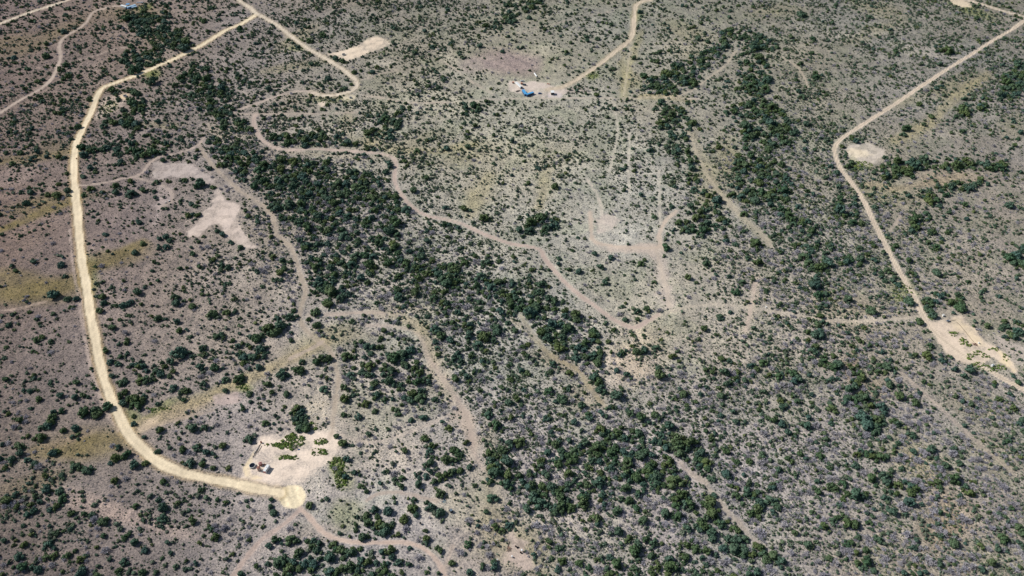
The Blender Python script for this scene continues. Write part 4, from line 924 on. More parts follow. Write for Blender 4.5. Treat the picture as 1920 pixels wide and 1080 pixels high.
A, rest = split300(BR)
labs = name_them(A, .8, "leafless bush", lambda i, wpx: ("wide grey" if wpx > 16 else "small grey"))
for i, (px, py, r) in enumerate(A):
    o = put("leafless_bush", BRUSH_MESH[int(rng.integers(0, len(BRUSH_MESH)))], None, (px, py, float(hgt(np.array([px]), np.array([py]))[0]) - .02))
    s = rng.uniform(.85, 1.15); o.scale = (r * s, r / s, r * rng.uniform(.8, 1.15)); o.rotation_euler = (0, 0, rng.uniform(0, 6.28))
    tagit(o, labs[i], "bush", "leafless grey bushes among the green scrub")
stuff_object("brushwood", rest, BRUSH_MESH)

A, rest = split300(SH)
labs = name_them(A, .9, "shrub", lambda i, wpx: "low green")
for i, (px, py, r) in enumerate(A):
    o = put("green_shrub", SHRUB_MESH[int(rng.integers(0, len(SHRUB_MESH)))], None, (px, py, float(hgt(np.array([px]), np.array([py]))[0]) - .03))
    s = rng.uniform(.85, 1.15); o.scale = (r * s, r / s, r * rng.uniform(.8, 1.1)); o.rotation_euler = (0, 0, rng.uniform(0, 6.28))
    tagit(o, labs[i], "shrub", "low green shrubs scattered on the ground")
stuff_object("shrubbery", rest, SHRUB_MESH)
stuff_object("grass", TU, TUFT_MESH + SPRIG_MESH)
stuff_object("low_scrub", SG, SAGE_MESH)
stuff_object("weeds", WE, WEED_MESH)
print("COUNTS trees", len(TR), "brush", len(BR), "shrubs", len(SH), "tufts", len(TU), "weeds", len(WE))

# ------------------------------------------------------------------ things people left on the land
def ppm(u, v):
    p = at(u, v); return F_PX / to_px(p.x, p.y, p.z)[2]
def thing(name, label, cat, u, v, up=0.0, rot=0.0, group=None):
    o = bpy.data.objects.new(name, None); COL.objects.link(o); o.empty_display_size = .3
    p = at(u, v, up); o.location = (p.x, p.y, float(hgt(np.array([p.x]), np.array([p.y]))[0])); o.rotation_euler = (0, 0, math.radians(rot))
    return tagit(o, label, cat, group)
class B:
    """collects simple solids for one part"""
    def __init__(s): s.bm = bmesh.new()
    def box(s, x, y, z, sx, sy, sz, rx=0, ry=0, rz=0, bev=0.0):
        m = Matrix.Translation((x, y, z)) @ Matrix.Rotation(math.radians(rz), 4, 'Z') @ Matrix.Rotation(math.radians(ry), 4, 'Y') @ Matrix.Rotation(math.radians(rx), 4, 'X') @ Matrix.Diagonal((sx, sy, sz, 1))
        r = bmesh.ops.create_cube(s.bm, size=1, matrix=m)
        if bev:
            es = list({e for v in r["verts"] for e in v.link_edges})
            bmesh.ops.bevel(s.bm, geom=es, offset=bev, segments=2, affect='EDGES', profile=.5)
        return s
    def cyl(s, p, q, r0, r1=None, n=20, caps=True):
        p, q = Vector(p), Vector(q); d = q - p
        m = Matrix.Translation((p + q) / 2) @ d.to_track_quat('Z', 'Y').to_matrix().to_4x4()
        bmesh.ops.create_cone(s.bm, cap_ends=caps, segments=n, radius1=r0, radius2=r0 if r1 is None else r1, depth=d.length, matrix=m); return s
    def ring(s, z0, z1, ro, ri, n=36):
        v = []
        for k in range(n):
            a = 2 * math.pi * k / n; c, q = math.cos(a), math.sin(a)
            v.append([s.bm.verts.new((r * c, r * q, z)) for r, z in ((ro, z0), (ro, z1), (ri, z1), (ri, z0))])
        for k in range(n):
            a, b = v[k], v[(k + 1) % n]
            for i in range(4): s.bm.faces.new((a[i], b[i], b[(i + 1) % 4], a[(i + 1) % 4]))
        return s
    def prism(s, pts, y0, y1):
        """outline in x/z drawn out along y"""
        a = [s.bm.verts.new((x, y0, z)) for x, z in pts]; b = [s.bm.verts.new((x, y1, z)) for x, z in pts]; n = len(pts)
        s.bm.faces.new(a); s.bm.faces.new(b[::-1])
        for i in range(n): s.bm.faces.new((a[i], b[i], b[(i + 1) % n], a[(i + 1) % n]))
        return s
    def out(s, name, m, parent=None):
        bmesh.ops.recalc_face_normals(s.bm, faces=s.bm.faces)
        me = bpy.data.meshes.new(name); s.bm.to_mesh(me); s.bm.free(); me.materials.append(m)
        return put(name, me, parent)
WHITE = paint("white_paint", (.74, .75, .74), .45, wear=.12)
OFFW = paint("chalky_white", (.60, .60, .57), .7, wear=.2)
GALV = paint("galvanised_steel", (.48, .50, .50), .45, .35, wear=.25)
CONC = paint("pale_concrete", (.50, .50, .47), .9, wear=.3)
RUST = paint("rusty_steel", (.20, .075, .05), .85, wear=.35, wcol=(.26, .13, .10))
RUST2 = paint("faded_red_roof", (.30, .14, .13), .8, wear=.2)
TAN = paint("weathered_tank_paint", (.40, .35, .31), .8, wear=.3, wcol=(.26, .18, .14))
DARKW = paint("dark_water", (.006, .009, .016), .08, wear=.2)
BLACK = paint("black_plastic", (.012, .012, .014), .5, wear=.2)
RUBBER = paint("tyre_rubber", (.02, .02, .02), .85, wear=.2)
GLASS = paint("dark_glass", (.02, .03, .04), .08, wear=.1)
BLUE = paint("blue_roof_sheet", (.07, .31, .60), .45, wear=.2)
LBLUE = paint("pale_blue_roof", (.36, .52, .66), .4, wear=.25)
DBLUE = paint("dark_blue_paint", (.03, .08, .20), .35, wear=.2)
SLATE = paint("blue_grey_sheet", (.10, .15, .20), .5, wear=.25)
ORANGE = paint("orange_paint", (.62, .13, .04), .5, wear=.2)
RED = paint("red_paint", (.45, .06, .05), .5, wear=.25)
WOOD = paint("weathered_wood", (.33, .28, .22), .9, wear=.4)
DWOOD = paint("dark_timber", (.08, .065, .05), .9, wear=.4)
SILV = paint("silver_paint", (.45, .47, .50), .35, .3, wear=.15)
TEAL = paint("teal_tarp", (.10, .40, .46), .6, wear=.2)
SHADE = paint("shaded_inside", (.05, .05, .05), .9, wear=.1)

def wheel(parent, x, y, r=.36, wd=.24):
    t = B().cyl((x - wd / 2, y, r), (x + wd / 2, y, r), r, n=16).out("wheel", RUBBER, parent)
    B().cyl((x - wd / 2 - .02, y, r), (x + wd / 2 + .02, y, r), r * .55, n=12).out("rim", GALV, t)

# round open stock tanks
def stock_tank(label, u, v, dia, h, m, level=.35):
    t = thing("stock_tank", label, "water tank", u, v, h, 0, "round open stock tanks")
    B().ring(-.1, h, dia / 2, dia / 2 - .16).out("tank_wall", m, t)
    B().ring(h + .004, h + .12, dia / 2 + .05, dia / 2 - .2).out("rim", OFFW, t)
    B().cyl((0, 0, -.08), (0, 0, h - level), dia / 2 - .165, n=36).out("water", DARKW, t)
    B().cyl((dia / 2 + .1, -.3, .0), (dia / 2 + .1, -.3, h + .25), .05, n=8).cyl((dia / 2 + .1, -.3, h + .25), (dia / 2 - .7, -.3, h + .25), .05, n=8).out("inlet_pipe", GALV, t)
stock_tank("large round open tank of dark water left of the white camper", 472.9, 872.4, 4.5, 1.3, CONC, .5)
stock_tank("small round tank on a sandy mound at the strip upper left", 644.2, 101.3, 4.9, 1.5, CONC, .6)
stock_tank("small round tank beside the trees by the main road's upper bend", 234.2, 179.0, 4.8, 1.5, GALV, .6)
stock_tank("small round tank just below the upper left road's hairpin end", 657.5, 182.3, 3.6, 1.2, CONC, .5)

# covered tanks on the sandy pad
t = thing("storage_tank", "squat rusty red round tank above the tall weathered tank", "tank", 487.7, 868.3, 2.2, 0)
B().cyl((0, 0, -.05), (0, 0, 2.1), 1.32, n=28).out("tank_wall", RUST, t)
B().cyl((0, 0, 2.102), (0, 0, 2.5), 1.4, .15, n=28).out("roof", RUST2, t)
B().cyl((.2, .3, 2.42), (.2, .3, 2.6), .22, n=12).out("hatch", RUST, t)
t = thing("storage_tank", "tall weathered tan tank with rusty top left of the white camper", "tank", 484.4, 876.2, 3.5, 0)
B().cyl((0, 0, -.05), (0, 0, 3.4), 1.22, n=28).out("tank_wall", TAN, t)
B().cyl((0, 0, 3.402), (0, 0, 3.75), 1.28, .3, n=28).out("roof", RUST, t)
for k in (.9, 2.0, 3.1): B().ring(k - .04, k + .04, 1.26, 1.215).out("hoop", RUST, t)
l = B().box(1.32, -.22, 1.8, .05, .05, 3.4).box(1.32, .22, 1.8, .05, .05, 3.4)
for k in range(9): l.box(1.32, 0, .4 + k * .36, .04, .40, .04)
l.out("ladder", GALV, t)
t = thing("pump", "rusty pump with a bent arm between the red tank and camper", "pump", 495.5, 870.0, .8, 20)
B().box(0, 0, .25, 1.2, .7, .5).out("base", RUST, t); B().cyl((0, 0, .5), (0, 0, 1.3), .1, n=10).cyl((0, 0, 1.25), (-1.7, -.5, .9), .08, n=8).out("arm", RUST, t)
B().cyl((.4, -.3, .55), (.4, .3, .55), .3, n=14).out("flywheel", RUST, t)
t = thing("timber_beam", "pale timber beam lying between the tall tank and camper", "beam", 491.5, 879.0, .2, 58)
B().box(0, 0, .18, .32, 2.6, .3, bev=.03).out("beam", WOOD, t)

# camper
t = thing("camper_trailer", "white camper trailer casting a long shadow on the sandy pad", "camper", 499.3, 877.0, 2.85, -19)
B().prism([(-1.15, .55), (1.15, .55), (1.15, 2.65), (.95, 2.82), (-.95, 2.82), (-1.15, 2.65)], -2.9, 2.9).out("body", WHITE, t)
B().box(0, -2.96, 1.2, 1.9, .08, .9, rx=0).out("rear_bumper_panel", RED, t)
B().box(.1, .4, 2.9, .7, .7, .14, bev=.03).out("air_conditioner", SILV, t)
B().box(.35, 1.9, 2.87, .4, .4, .1).out("roof_vent", BLACK, t); B().box(-.3, -1.6, 2.87, .4, .4, .1).out("roof_vent", OFFW, t)
for y0 in (-1.7, 0.2, 1.9): B().box(1.153, y0, 1.95, .03, .9, .6).out("window", GLASS, t)
B().box(1.153, -.75, 1.5, .04, .65, 1.75).out("door", OFFW, t)
B().box(-1.153, .8, 1.95, .03, 1.2, .6).out("window", GLASS, t)
B().box(0, 3.25, .5, .12, .7, .12).box(-.25, 3.15, .5, .1, .7, .1, rz=-30).box(.25, 3.15, .5, .1, .7, .1, rz=30).out("hitch", BLACK, t)
for sx in (-1.05, 1.05):
    for y0 in (-.5, .35): wheel(t, sx, y0)

# rusty drum, poles and a heap of cut brush at the pad's upper edge
t = thing("oil_drum", "rusty upright drum at the upper end of the pole stack", "drum", 489.6, 829.5, .5, 0)
B().cyl((0, 0, 0), (0, 0, 1.5), .62, n=18).out("drum", RUST, t); B().ring(1.5, 1.56, .65, .55, 18).out("rim", DWOOD, t)
for k, (a, b, m, nm, lb) in enumerate([((489, 832), (478, 855), WOOD, "pole", "longest pale pole lying down the sandy pad's left edge"), ((487, 834), (474, 858), DWOOD, "pole", "dark pole lying outermost on the sandy pad's left edge"),
                                       ((485, 838), (476, 851), OFFW, "pole", "short bleached pole lying between two longer poles"), ((491, 836), (483, 849), WOOD, "pole", "short pale pole lying innermost on the sandy pad's left edge")]):
    p, q = at(*a), at(*b); o = B().cyl((0, 0, 0), q - p, .17, .12, n=9).out(nm, m); o.location = p + Vector((0, 0, .2)); tagit(o, lb, "pole")
def heap(name, label, cat, u, v, rad, n, mats, seed, part):
    t = thing(name, label, cat, u, v, .3, 0); rng = random.Random(seed)
    bs = [B() for _ in mats]
    for k in range(n):
        a = rng.uniform(0, 6.28); q = rad * math.sqrt(rng.random()); L = rng.uniform(.5, 1.7)
        z = .12 + .7 * max(0, 1 - q / rad) * rng.random(); ph = rng.uniform(0, 6.28)
        bs[k % len(mats)].cyl((q * math.cos(a), q * math.sin(a), z), (q * math.cos(a) + L * math.cos(ph), q * math.sin(a) + L * math.sin(ph), z + rng.uniform(-.1, .35)), rng.uniform(.04, .12), n=5)
    for b_, m in zip(bs, mats):
        o = b_.out(part, m, t); o["kind"] = "stuff"
heap("brush_pile", "grey heap of cut brush right of the green weeds", "brush pile", 552.5, 838.5, 3.0, 90, [WOOD, DWOOD, paint("grey_sticks", (.30, .28, .30), .9)], 3, "branches")
heap("scrap_heap", "rusty scrap heap beside the white tank on the right sandy pad", "scrap heap", 1828.4, 645.3, 1.9, 46, [RUST, DWOOD, RUST2], 4, "scrap")
heap("ash_heap", "rusty brown patch of twigs left of the white barrels", "brush pile", 955.0, 1029.5, 1.2, 40, [RUST, WOOD], 5, "twigs")
heap("debris_heap", "small heap of teal and pale scraps above the black hut", "debris", 832.5, 939.3, 1.3, 26, [TEAL, OFFW, DBLUE], 6, "scraps")
t = thing("tarpaulin", "crumpled dark blue tarpaulin at the heap's right end", "tarpaulin", 560.3, 843.0, .2, 20)
B().box(0, 0, .2, 1.3, .9, .35, rx=12, bev=.1).box(.5, .3, .15, .7, .6, .25, ry=20, bev=.08).out("sheet", DBLUE, t)

# yard with the blue shed
def shed(name, label, u, v, L, W, H, rot, wall, roof, door=True, group=None):
    t = thing(name, label, "shed", u, v, H, rot, group)
    B().box(0, 0, H / 2 - .1, W, L, H + .1).out("wall", wall, t)
    r = B().prism([(-W / 2 - .12, H + .003), (0, H + .38), (W / 2 + .12, H + .003), (W / 2 + .12, H - .08), (-W / 2 - .12, H - .08)], -L / 2 - .1, L / 2 + .1).out("roof", roof, t)
    n = max(4, int(L / 1.2))
    b_ = B()
    for k in range(n):
        y0 = -L / 2 + (k + .5) * L / n
        b_.box(-W / 4, y0, H + .22, W / 2 + .1, .05, .05, ry=-math.degrees(math.atan2(.38, W / 2 + .12))).box(W / 4, y0, H + .22, W / 2 + .1, .05, .05, ry=math.degrees(math.atan2(.38, W / 2 + .12)))
    b_.out("seam", roof, r)
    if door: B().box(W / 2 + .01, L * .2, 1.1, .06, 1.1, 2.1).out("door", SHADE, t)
    for k in (-.25, -.02): B().box(W / 2 + .01, L * k, 1.5, .05, 1.0, .8).out("window", GLASS, t)
    return t
t = thing("metal_shed", "long L-shaped shed with bright blue roofs beside the yard", "shed", 985.8, 176.0, 2.7, 0)
for (u, v, L, W, rot, dz) in ((983.3, 172.2, 12.2, 3.3, 17, 0), (993.4, 174.8, 11.0, 3.3, -54, .02)):
    p = at(u, v, 2.7) - t.location; H = 2.7 + dz
    M4 = Matrix.Translation((p.x, p.y, 0)) @ Matrix.Rotation(math.radians(rot), 4, 'Z')
    for nm, m, mk in (("wall", DBLUE, lambda b_: b_.box(0, 0, H / 2 - .2, W, L, H + .2)), ("roof", BLUE, lambda b_: b_.prism([(-W / 2 - .15, H + .11), (W / 2 + .15, H + .4), (W / 2 + .15, H + .5), (-W / 2 - .15, H + .22)], -L / 2 - .15, L / 2 + .15)),
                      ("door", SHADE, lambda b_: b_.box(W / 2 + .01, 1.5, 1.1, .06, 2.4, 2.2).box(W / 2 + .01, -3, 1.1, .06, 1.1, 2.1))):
        b_ = B(); mk(b_); b_.bm.transform(M4); b_.out(nm, m, t)
t = thing("open_shed", "small white lean-to shed with open front right of the yard", "shed", 1035.8, 171.8, 3.4, 4)
B().prism([(-2.0, 0), (2.0, 0), (2.0, .1), (-2.0, .1)], -2.6, 2.6).out("floor_slab", CONC, t)
B().box(-1.95, 0, 1.7, .1, 5.0, 3.2).box(1.95, 0, 1.7, .1, 5.0, 3.2).box(0, 2.45, 1.7, 3.8, .1, 3.2).out("wall", WOOD, t)
B().box(0, 0, 3.45, 4.5, 5.6, .16, rx=4).out("roof", WHITE, t)
for sx in (-1.9, 0, 1.9): B().box(sx, -2.55, 1.65, .14, .14, 3.3).out("post", WOOD, t)
B().box(.6, .6, .7, 1.6, 2.0, 1.1, bev=.05).out("stored_crate", DBLUE, t)

def vehicle(name, label, cat, u, v, rot, paintm, L=4.7, W=1.85, pickup=False, up=1.0, group=None):
    t = thing(name, label, cat, u, v, up, rot, group)
    b_ = B(); h = L / 2
    if pickup: pts = [(-h, .45), (h, .45), (h, .95), (h * .5, 1.02), (h * .28, 1.72), (-h * .12, 1.76), (-h * .2, 1.05), (-h, 1.05)]
    else: pts = [(-h, .42), (h, .42), (h, .82), (h * .52, .98), (h * .22, 1.5), (-h * .55, 1.52), (-h * .92, 1.0), (-h, .9)]
    b_.prism([(x, z) for x, z in pts], -W / 2, W / 2); b_.bm.transform(Matrix.Rotation(math.radians(90), 4, 'Z')); b_.out("body", paintm, t)
    B().box(0, h * .40, 1.26 if not pickup else 1.38, W * .86, .05, .62, rx=38 if not pickup else 24).out("windscreen", GLASS, t)
    for sx in (-W / 2 - .012, W / 2 + .012): B().box(sx, -h * .1 if not pickup else h * .08, 1.2 if not pickup else 1.4, .03, L * .36 if not pickup else L * .17, .38).out("side_window", GLASS, t)
    for sx in (-.62, .62): B().box(sx, h + .01, .72, .38, .05, .18).out("headlight", OFFW, t)
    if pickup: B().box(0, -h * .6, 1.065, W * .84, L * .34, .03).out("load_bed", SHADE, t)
    for sx in (-W / 2 + .1, W / 2 - .1):
        for y0 in (-h * .6, h * .62): wheel(t, sx, y0, .34)
    return t
vehicle("parked_car", "silver car parked sideways at the yard's upper left end", "car", 979.6, 151.6, -94, SILV, 5.2, 2.0)
vehicle("parked_car", "dark blue car parked between the blue and white sheds", "car", 1012.3, 174.6, -88, DBLUE)
vehicle("pickup_truck", "red pickup parked below the L-shaped shed", "pickup truck", 990.4, 178.3, -60, RED, 5.2, 1.95, True)

t = thing("semi_trailer", "long white trailer parked in the yard above the blue shed", "trailer", 972.6, 158.0, 3.0, 27)
B().box(0, 0, 2.05, 2.6, 14.5, 2.2, bev=.08).out("box_body", WHITE, t)
B().box(0, -.2, .85, 1.1, 14.0, .2).out("chassis", BLACK, t)
B().box(0, -7.27, 2.0, 2.3, .06, 1.9).out("rear_door", SLATE, t)
for k in range(5): B().box(0, -5.4 + k * 2.7, 3.17, 2.4, .12, .05).out("roof_bow", SILV, t)
for k in (-1, 0, 1): B().box(.2 * k, -3 + 2.6 * k, 3.19, .7, .6, .12).out("roof_vent", TEAL, t)
for sx in (-1.05, 1.05):
    for y0 in (-6.0, -4.9): wheel(t, sx, y0, .48, .3)
for sx in (-.8, .8): B().box(sx, 4.6, .4, .14, .14, .8).out("landing_leg", BLACK, t)
def tractor(label, u, v, rot, m):
    t = thing("tractor", label, "tractor", u, v, 1.0, rot, "orange farm tractors in the yard")
    B().box(0, .75, 1.05, .75, 1.9, .65, bev=.08).out("bonnet", m, t); B().box(0, -.6, 1.0, 1.0, 1.0, .5, bev=.05).out("seat_deck", BLACK, t)
    B().box(0, -.75, 2.25, 1.45, 1.5, .1, bev=.04).out("canopy", m, t)
    for sx in (-.6, .6): B().box(sx, -1.3, 1.7, .07, .07, 1.1).box(sx, -.2, 1.7, .07, .07, 1.1).out("canopy_post", BLACK, t)
    for sx in (-.85, .85): wheel(t, sx, -.75, .72, .42)
    for sx in (-.65, .65): wheel(t, sx, 1.35, .42, .28)
    B().cyl((.2, 1.1, 1.35), (.2, 1.1, 2.0), .05, n=8).out("exhaust", BLACK, t)
tractor("orange tractor at the far left end of the yard", 962.0, 154.6, 20, ORANGE)
tractor("orange tractor hitched to the dark dump trailer", 978.6, 156.6, -60, ORANGE)
def utility_trailer(label, u, v, rot, L, W, m, wall=.9, top=None):
    t = thing("dump_trailer" if wall > .5 else "flatbed_trailer", label, "trailer", u, v, .8, rot)
    B().box(0, 0, .72, W, L, .14).out("deck", top or m, t)
    if wall > .3:
        B().box(-W / 2, 0, .8 + wall / 2, .07, L, wall).box(W / 2, 0, .8 + wall / 2, .07, L, wall).box(0, -L / 2, .8 + wall / 2, W - .08, .07, wall).box(0, L / 2, .8 + wall / 2, W - .08, .07, wall).out("side_wall", m, t)
    B().box(-.3, L / 2 + .6, .6, .1, 1.5, .1, rz=-14).box(.3, L / 2 + .6, .6, .1, 1.5, .1, rz=14).out("drawbar", BLACK, t)
    for sx in (-W / 2 - .08, W / 2 + .08):
        for y0 in (-.5, .45): wheel(t, sx, y0 - L * .1, .38)
utility_trailer("dark high-sided dump trailer behind an orange tractor", 983.4, 159.0, 75, 4.6, 2.1, SLATE, 1.1)
utility_trailer("dark low flatbed trailer left of the blue shed", 970.6, 170.1, -62, 5.6, 2.0, DWOOD, .2)
utility_trailer("long flatbed trailer above the blue roofs of the top left homestead", 262.0, 4.0, -84, 10.5, 2.4, BLACK, .2, SILV)
t = thing("tank_trailer", "long white cylindrical tank lying above the yard", "tank", 1004.3, 140.6, .9, 17)
B().cyl((0, -5.2, 1.0), (0, 5.2, 1.0), .85, n=24).out("tank_shell", WHITE, t)
B().cyl((0, -5.28, 1.0), (0, -5.2, 1.0), .88, n=24).out("end_cap", SLATE, t); B().cyl((0, 5.2, 1.0), (0, 5.45, 1.0), .85, .5, n=24).out("end_cap", OFFW, t)
for k in (-3.4, 0, 3.4): B().box(0, k, .2, 1.6, .3, .5).out("skid", DWOOD, t)
for u, v, r_, lb in ((1027.2, 157.0, 30, "left of two small red implements by the bushes above the yard road"), (1030.6, 157.8, 75, "right of two small red implements by the bushes above the yard road")):
    t = thing("farm_implement", lb, "implement", u, v, .5, r_, "small red implements")
    B().box(0, 0, .6, 2.0, .25, .25).box(0, .7, .6, .2, 1.4, .2).out("frame", RED, t)
    for k in range(4): B().cyl((-.8 + k * .53, -.2, .5), (-.8 + k * .53, -.5, .05), .05, n=6).out("tine", RED, t)
    B().box(0, -.1, .85, 1.7, .6, .3, bev=.05).out("cover", RED, t)
t = thing("pipe_gate", "pale open pipe frame standing left of the yard", "gate", 928.0, 178.0, 1.2, 10)
for sx in (-1.6, 1.6): B().cyl((sx, 0, -.1), (sx, 0, 2.8), .12, n=10).out("post", OFFW, t)
B().cyl((-1.48, 0, 1.2), (1.48, 0, 1.2), .08, n=8).out("crossbar", OFFW, t)

# homestead in the top left
t = shed("mobile_home", "long white mobile home with pale roof, top left homestead", 232.2, 10.6, 11.8, 3.6, 2.7, 63, WHITE, WHITE)
t["category"] = "mobile home"
t = thing("canopy", "square bright blue canopy behind the mobile home", "canopy", 239.3, 7.6, 2.6, 8)
B().box(0, 0, 2.65, 5.4, 6.2, .16, rx=-5).out("roof", BLUE, t)
for sx in (-2.5, 2.5):
    for sy in (-2.8, 2.8): B().box(sx, sy, 1.25, .14, .14, 2.6).out("post", DWOOD, t)
shed("metal_shed", "long pale blue roofed shed right of the blue canopy", 245.8, 11.0, 14.0, 4.2, 2.6, -41, BLUE, LBLUE)
shed("metal_shed", "short pale blue roofed shed at the homestead's right end", 251.4, 12.4, 7.6, 3.6, 2.4, -52, DBLUE, LBLUE)
t = thing("awning", "small teal awning below the mobile home", "awning", 235.0, 13.0, 2.2, 10)
B().box(0, 0, 2.2, 2.8, 3.0, .1, rx=-8).out("roof", TEAL, t)
for sx in (-1.25, 1.25):
    for sy in (-1.3, 1.3): B().box(sx, sy, 1.05, .1, .1, 2.1).out("post", DWOOD, t)
vehicle("parked_car", "black car parked below the mobile home, top left homestead", "car", 235.2, 16.4, 50, BLACK, 4.4)
def fence(label, pts, n):
    P = [at(*p) for p in pts]; t = bpy.data.objects.new("pole_fence", None); COL.objects.link(t); t.location = P[0]; tagit(t, label, "fence")
    b_ = [B(), B()]
    for a, b in zip(P[:-1], P[1:]):
        a, b = a - P[0], b - P[0]
        for k, z in enumerate((.55, 1.15)): b_[k].cyl(a + Vector((0, 0, z)), b + Vector((0, 0, z)), .09, n=6)
    for q in b_: q.out("rail", DWOOD, t)
    L = sum((b - a).length for a, b in zip(P[:-1], P[1:])); me = None
    for a, b in zip(P[:-1], P[1:]):
        k = max(2, int(n * (b - a).length / L))
        for i in range(k):
            c = a.lerp(b, i / k) - P[0]
            o = B().cyl((0, 0, -.2), (0, 0, 1.4), .11, n=7).out("post", DWOOD, t) if me is None else put("post", me, t)
            me = o.data; o.location = c + Vector((.12, 0, 0))
fence("dark pole fence running down left from the top left homestead", [(241.8, 17.5), (236, 21), (229, 25), (223, 27.5)], 12)
fence("short dark pole fence right of the top left homestead", [(256, 14.2), (260, 13.6), (265, 12.8)], 5)

# right-hand sandy pad
t = thing("storage_tank", "white tank with a dark hatch low on the right sandy pad", "tank", 1861.6, 684.0, 1.6, 25)
B().cyl((-1.1, 0, 1.1), (1.1, 0, 1.1), .95, n=24).out("tank_shell", WHITE, t)
B().cyl((1.1, 0, 1.1), (1.14, 0, 1.1), .7, n=20).cyl((.3, 0, 2.0), (.3, 0, 2.15), .34, n=14).out("hatch", BLACK, t)
for k in (-.7, .7): B().box(k, 0, .15, .2, 1.7, .45).out("cradle", SLATE, t)
t = thing("storage_tank", "small white round tank beside the rusty scrap heap", "tank", 1835.7, 642.5, 1.0, 0)
B().cyl((0, 0, 0), (0, 0, 1.3), .65, n=20).cyl((0, 0, 1.3), (0, 0, 1.5), .65, .2, n=20).out("tank_shell", WHITE, t); B().cyl((0, 0, 1.5), (0, 0, 1.58), .18, n=12).out("lid", BLACK, t)
t = thing("well_house", "tiny white hut with grey roof beside the bush above the pad", "hut", 1769.2, 590.3, 1.5, 15)
B().box(0, 0, .8, 1.3, 1.3, 1.6).out("wall", WHITE, t); B().box(0, 0, 1.68, 1.6, 1.6, .12, rx=8).out("roof", OFFW, t); B().box(.1, -.66, .7, .6, .04, 1.2).out("door", SLATE, t)
utility_trailer("blue-grey small trailer at the right sandy pad's upper corner", 1777.4, 601.4, -70, 2.8, 1.5, SILV, .55, SLATE)
def hose(label, pts, r, m, name="hose"):
    P = [at(*p) for p in pts]; b_ = B()
    for a, b in zip(P[:-1], P[1:]): b_.cyl(a - P[0] + Vector((0, 0, r)), b - P[0] + Vector((0, 0, r)), r, n=6)
    o = b_.out(name, m); o.location = P[0]; tagit(o, label, name)
hose("long dark hose laid down the middle of the right sandy pad", [(1793.5, 604), (1801, 611), (1809, 621), (1817, 631), (1825.5, 641.5)], .14, DWOOD)
hose("dark hose from the small trailer along the right sandy pad's top", [(1780.5, 602.5), (1786, 601.2), (1792, 600.0)], .12, DWOOD)

# bottom centre: hut, feeders, drums
t = thing("box_blind", "small black box hut with a blue-grey roof, bottom centre", "hut", 845.7, 956.4, 1.9, 38)
B().box(0, 0, 1.0, 1.8, 2.1, 1.8).out("wall", BLACK, t); B().box(0, 0, 1.96, 1.7, 1.9, .1, rx=-5).out("roof", SLATE, t)
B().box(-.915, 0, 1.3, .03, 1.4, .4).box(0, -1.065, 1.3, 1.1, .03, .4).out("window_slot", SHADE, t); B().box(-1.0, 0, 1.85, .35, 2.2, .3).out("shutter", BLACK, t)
def feeder(label, u, v, m, h=1.5, r=.42, group="barrel feeders on legs"):
    t = thing("game_feeder", label, "feeder", u, v, h, 0, group)
    B().cyl((0, 0, h - .9), (0, 0, h), r, n=18).out("barrel", m, t); B().cyl((0, 0, h + .002), (0, 0, h + .18), r * 1.06, .08, n=18).out("lid", m, t)
    B().cyl((0, 0, h - 1.1), (0, 0, h - .9), .08, r * .9, n=14).out("funnel", GALV, t)
    for k in range(3):
        a = k * 2.094 + .4; B().cyl((r * math.cos(a), r * math.sin(a), h - .4), (r * 1.9 * math.cos(a), r * 1.9 * math.sin(a), -.05), .04, n=6).out("leg", GALV, t)
feeder("white-topped barrel feeder beside the dark shrub bottom centre", 978.4, 1031.0, WHITE, 1.9, .62)
feeder("white barrel feeder alone on the bare patch bottom centre", 960.2, 1042.4, WHITE, 1.5, .48)
feeder("black barrel feeder left of the black box hut", 788.0, 980.0, BLACK, 1.6, .7)
feeder("small white barrel feeder at the tree below the olive patch", 932.3, 1049.0, WHITE, 1.5, .42)
for u, v, lb in ((975.8, 1035.6, "left of two black tubs below the white-topped feeder"), (977.8, 1037.0, "right of two black tubs below the white-topped feeder"), (967.0, 1024.2, "tiny black tub above left of the white-topped feeder"), (427.0, 747.0, "black tub on the grey bare patch lower left")):
    t = thing("feed_tub", lb, "tub", u, v, .3, 0, "black feed tubs")
    B().ring(0, .6, .5, .42, 20).cyl((0, 0, .0), (0, 0, .1), .44, n=20).out("tub", BLACK, t)
t = thing("feed_trough", "black trough above the white-topped feeder", "trough", 970.6, 1026.4, .4, 25)
B().box(0, 0, .15, 1.5, .7, .1).box(0, .36, .4, 1.5, .06, .5).box(0, -.36, .4, 1.5, .06, .5).box(.75, 0, .4, .06, .66, .5).box(-.75, 0, .4, .06, .66, .5).out("trough", BLACK, t)
p, q = at(955.5, 1015.5), at(950.8, 1029.5); o = B().cyl((0, 0, 0), q - p, .2, .14, n=9).out("fallen_log", DWOOD); o.location = p + Vector((0, 0, .2)); tagit(o, "long grey log lying left of the white barrel feeders", "log")
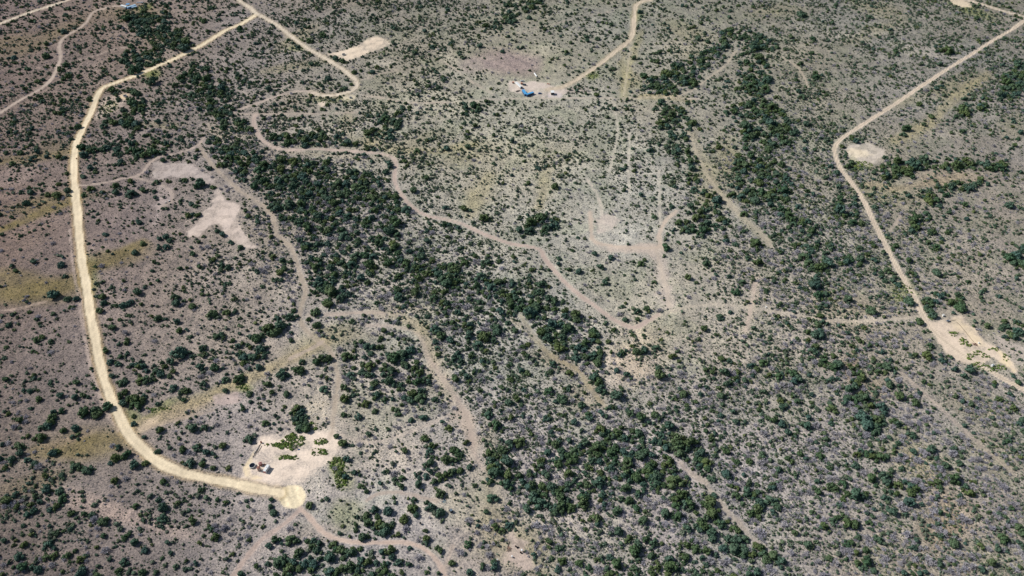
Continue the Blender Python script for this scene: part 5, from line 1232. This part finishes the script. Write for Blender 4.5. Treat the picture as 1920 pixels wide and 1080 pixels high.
# oddments on the left
t = thing("wooden_post", "pale post with a crossarm beside the main gravel road", "post", 130.2, 291.0, 1.2, 20)
B().box(0, 0, 1.1, .3, .3, 2.4).out("post", OFFW, t); B().box(0, -.2, 1.9, 1.9, .16, .26).out("crossarm", OFFW, t)
for u, v, m, lb in ((143.2, 297.2, RUST, "rusty drum on the right verge of the main gravel road"), (34.3, 113.6, WHITE, "white drum in the scrub near the left edge"), (81.0, 107.0, WHITE, "white drum beside a tree left of the winding track"), (311.0, 379.5, OFFW, "chalky drum below the curved pale patch"), (1436.3, 576.0, WHITE, "white drum in the scrub right of centre")):
    t = thing("oil_drum", lb, "drum", u, v, .6, 0, "drums left in the scrub")
    B().cyl((0, 0, 0), (0, 0, 1.2), .55, n=18).out("drum", m, t); B().ring(1.2, 1.25, .57, .48, 18).out("rim", m, t)
t = thing("scrap_box", "dark and white box beside the chalky drum", "box", 317.5, 376.8, .6, 30)
B().box(0, 0, .5, 1.7, 1.1, 1.0, bev=.05).out("box", SLATE, t); B().box(-.1, .05, 1.05, 1.2, .8, .1, ry=6).out("lid", WHITE, t)


# ------------------------------------------------------------------ loose stones round the scraped ground and on the rocky shelves
STONE_MESH = []
for k in range(4):
    rg = np.random.default_rng(300 + k); v, f = ICO; ge = Geo()
    ge.add(v * (1 + rg.normal(0, .18, (len(v), 1))) * np.array([1, .8, .55]), tri=f, tone=rg.uniform(.8, 1.2, len(f)))
    STONE_MESH.append(ge.mesh("stone", leaf_material(f"limestone_{'abcd'[k]}", [(.42,.38,.32),(.50,.47,.41),(.36,.33,.29),(.56,.52,.45)])))
pts = []
for (cu, cv, ru, rv, n) in [(600,770,34,26,420),(590,905,36,22,380),(1180,690,60,40,520),(1150,640,40,16,260),(1640,600,90,7,420),(1090,745,50,22,300),(1620,290,34,14,260),(720,120,24,8,120),(620,246,50,10,160),
                            (1860,650,40,26,240),(1010,1045,40,30,200),(560,860,60,40,160),(1500,620,70,50,300),(1000,560,50,60,300),(860,600,60,60,260),(1250,760,120,70,500),(1500,900,120,90,700),(1760,800,110,80,400)]:
    a = RNG.uniform(0, 6.28, n); q = np.sqrt(RNG.random(n))
    X, Y, Z = g(cu + ru * q * np.cos(a), cv + rv * q * np.sin(a)); pts.append(np.column_stack([X, Y, np.clip(RNG.lognormal(math.log(.28), .5, n), .1, 1.0)]))
P = np.vstack(pts); P = P[~clear_mask(P[:, 0], P[:, 1], P[:, 2] * 0 + 1)]
stuff_object("stones", P, STONE_MESH, sink=.15)
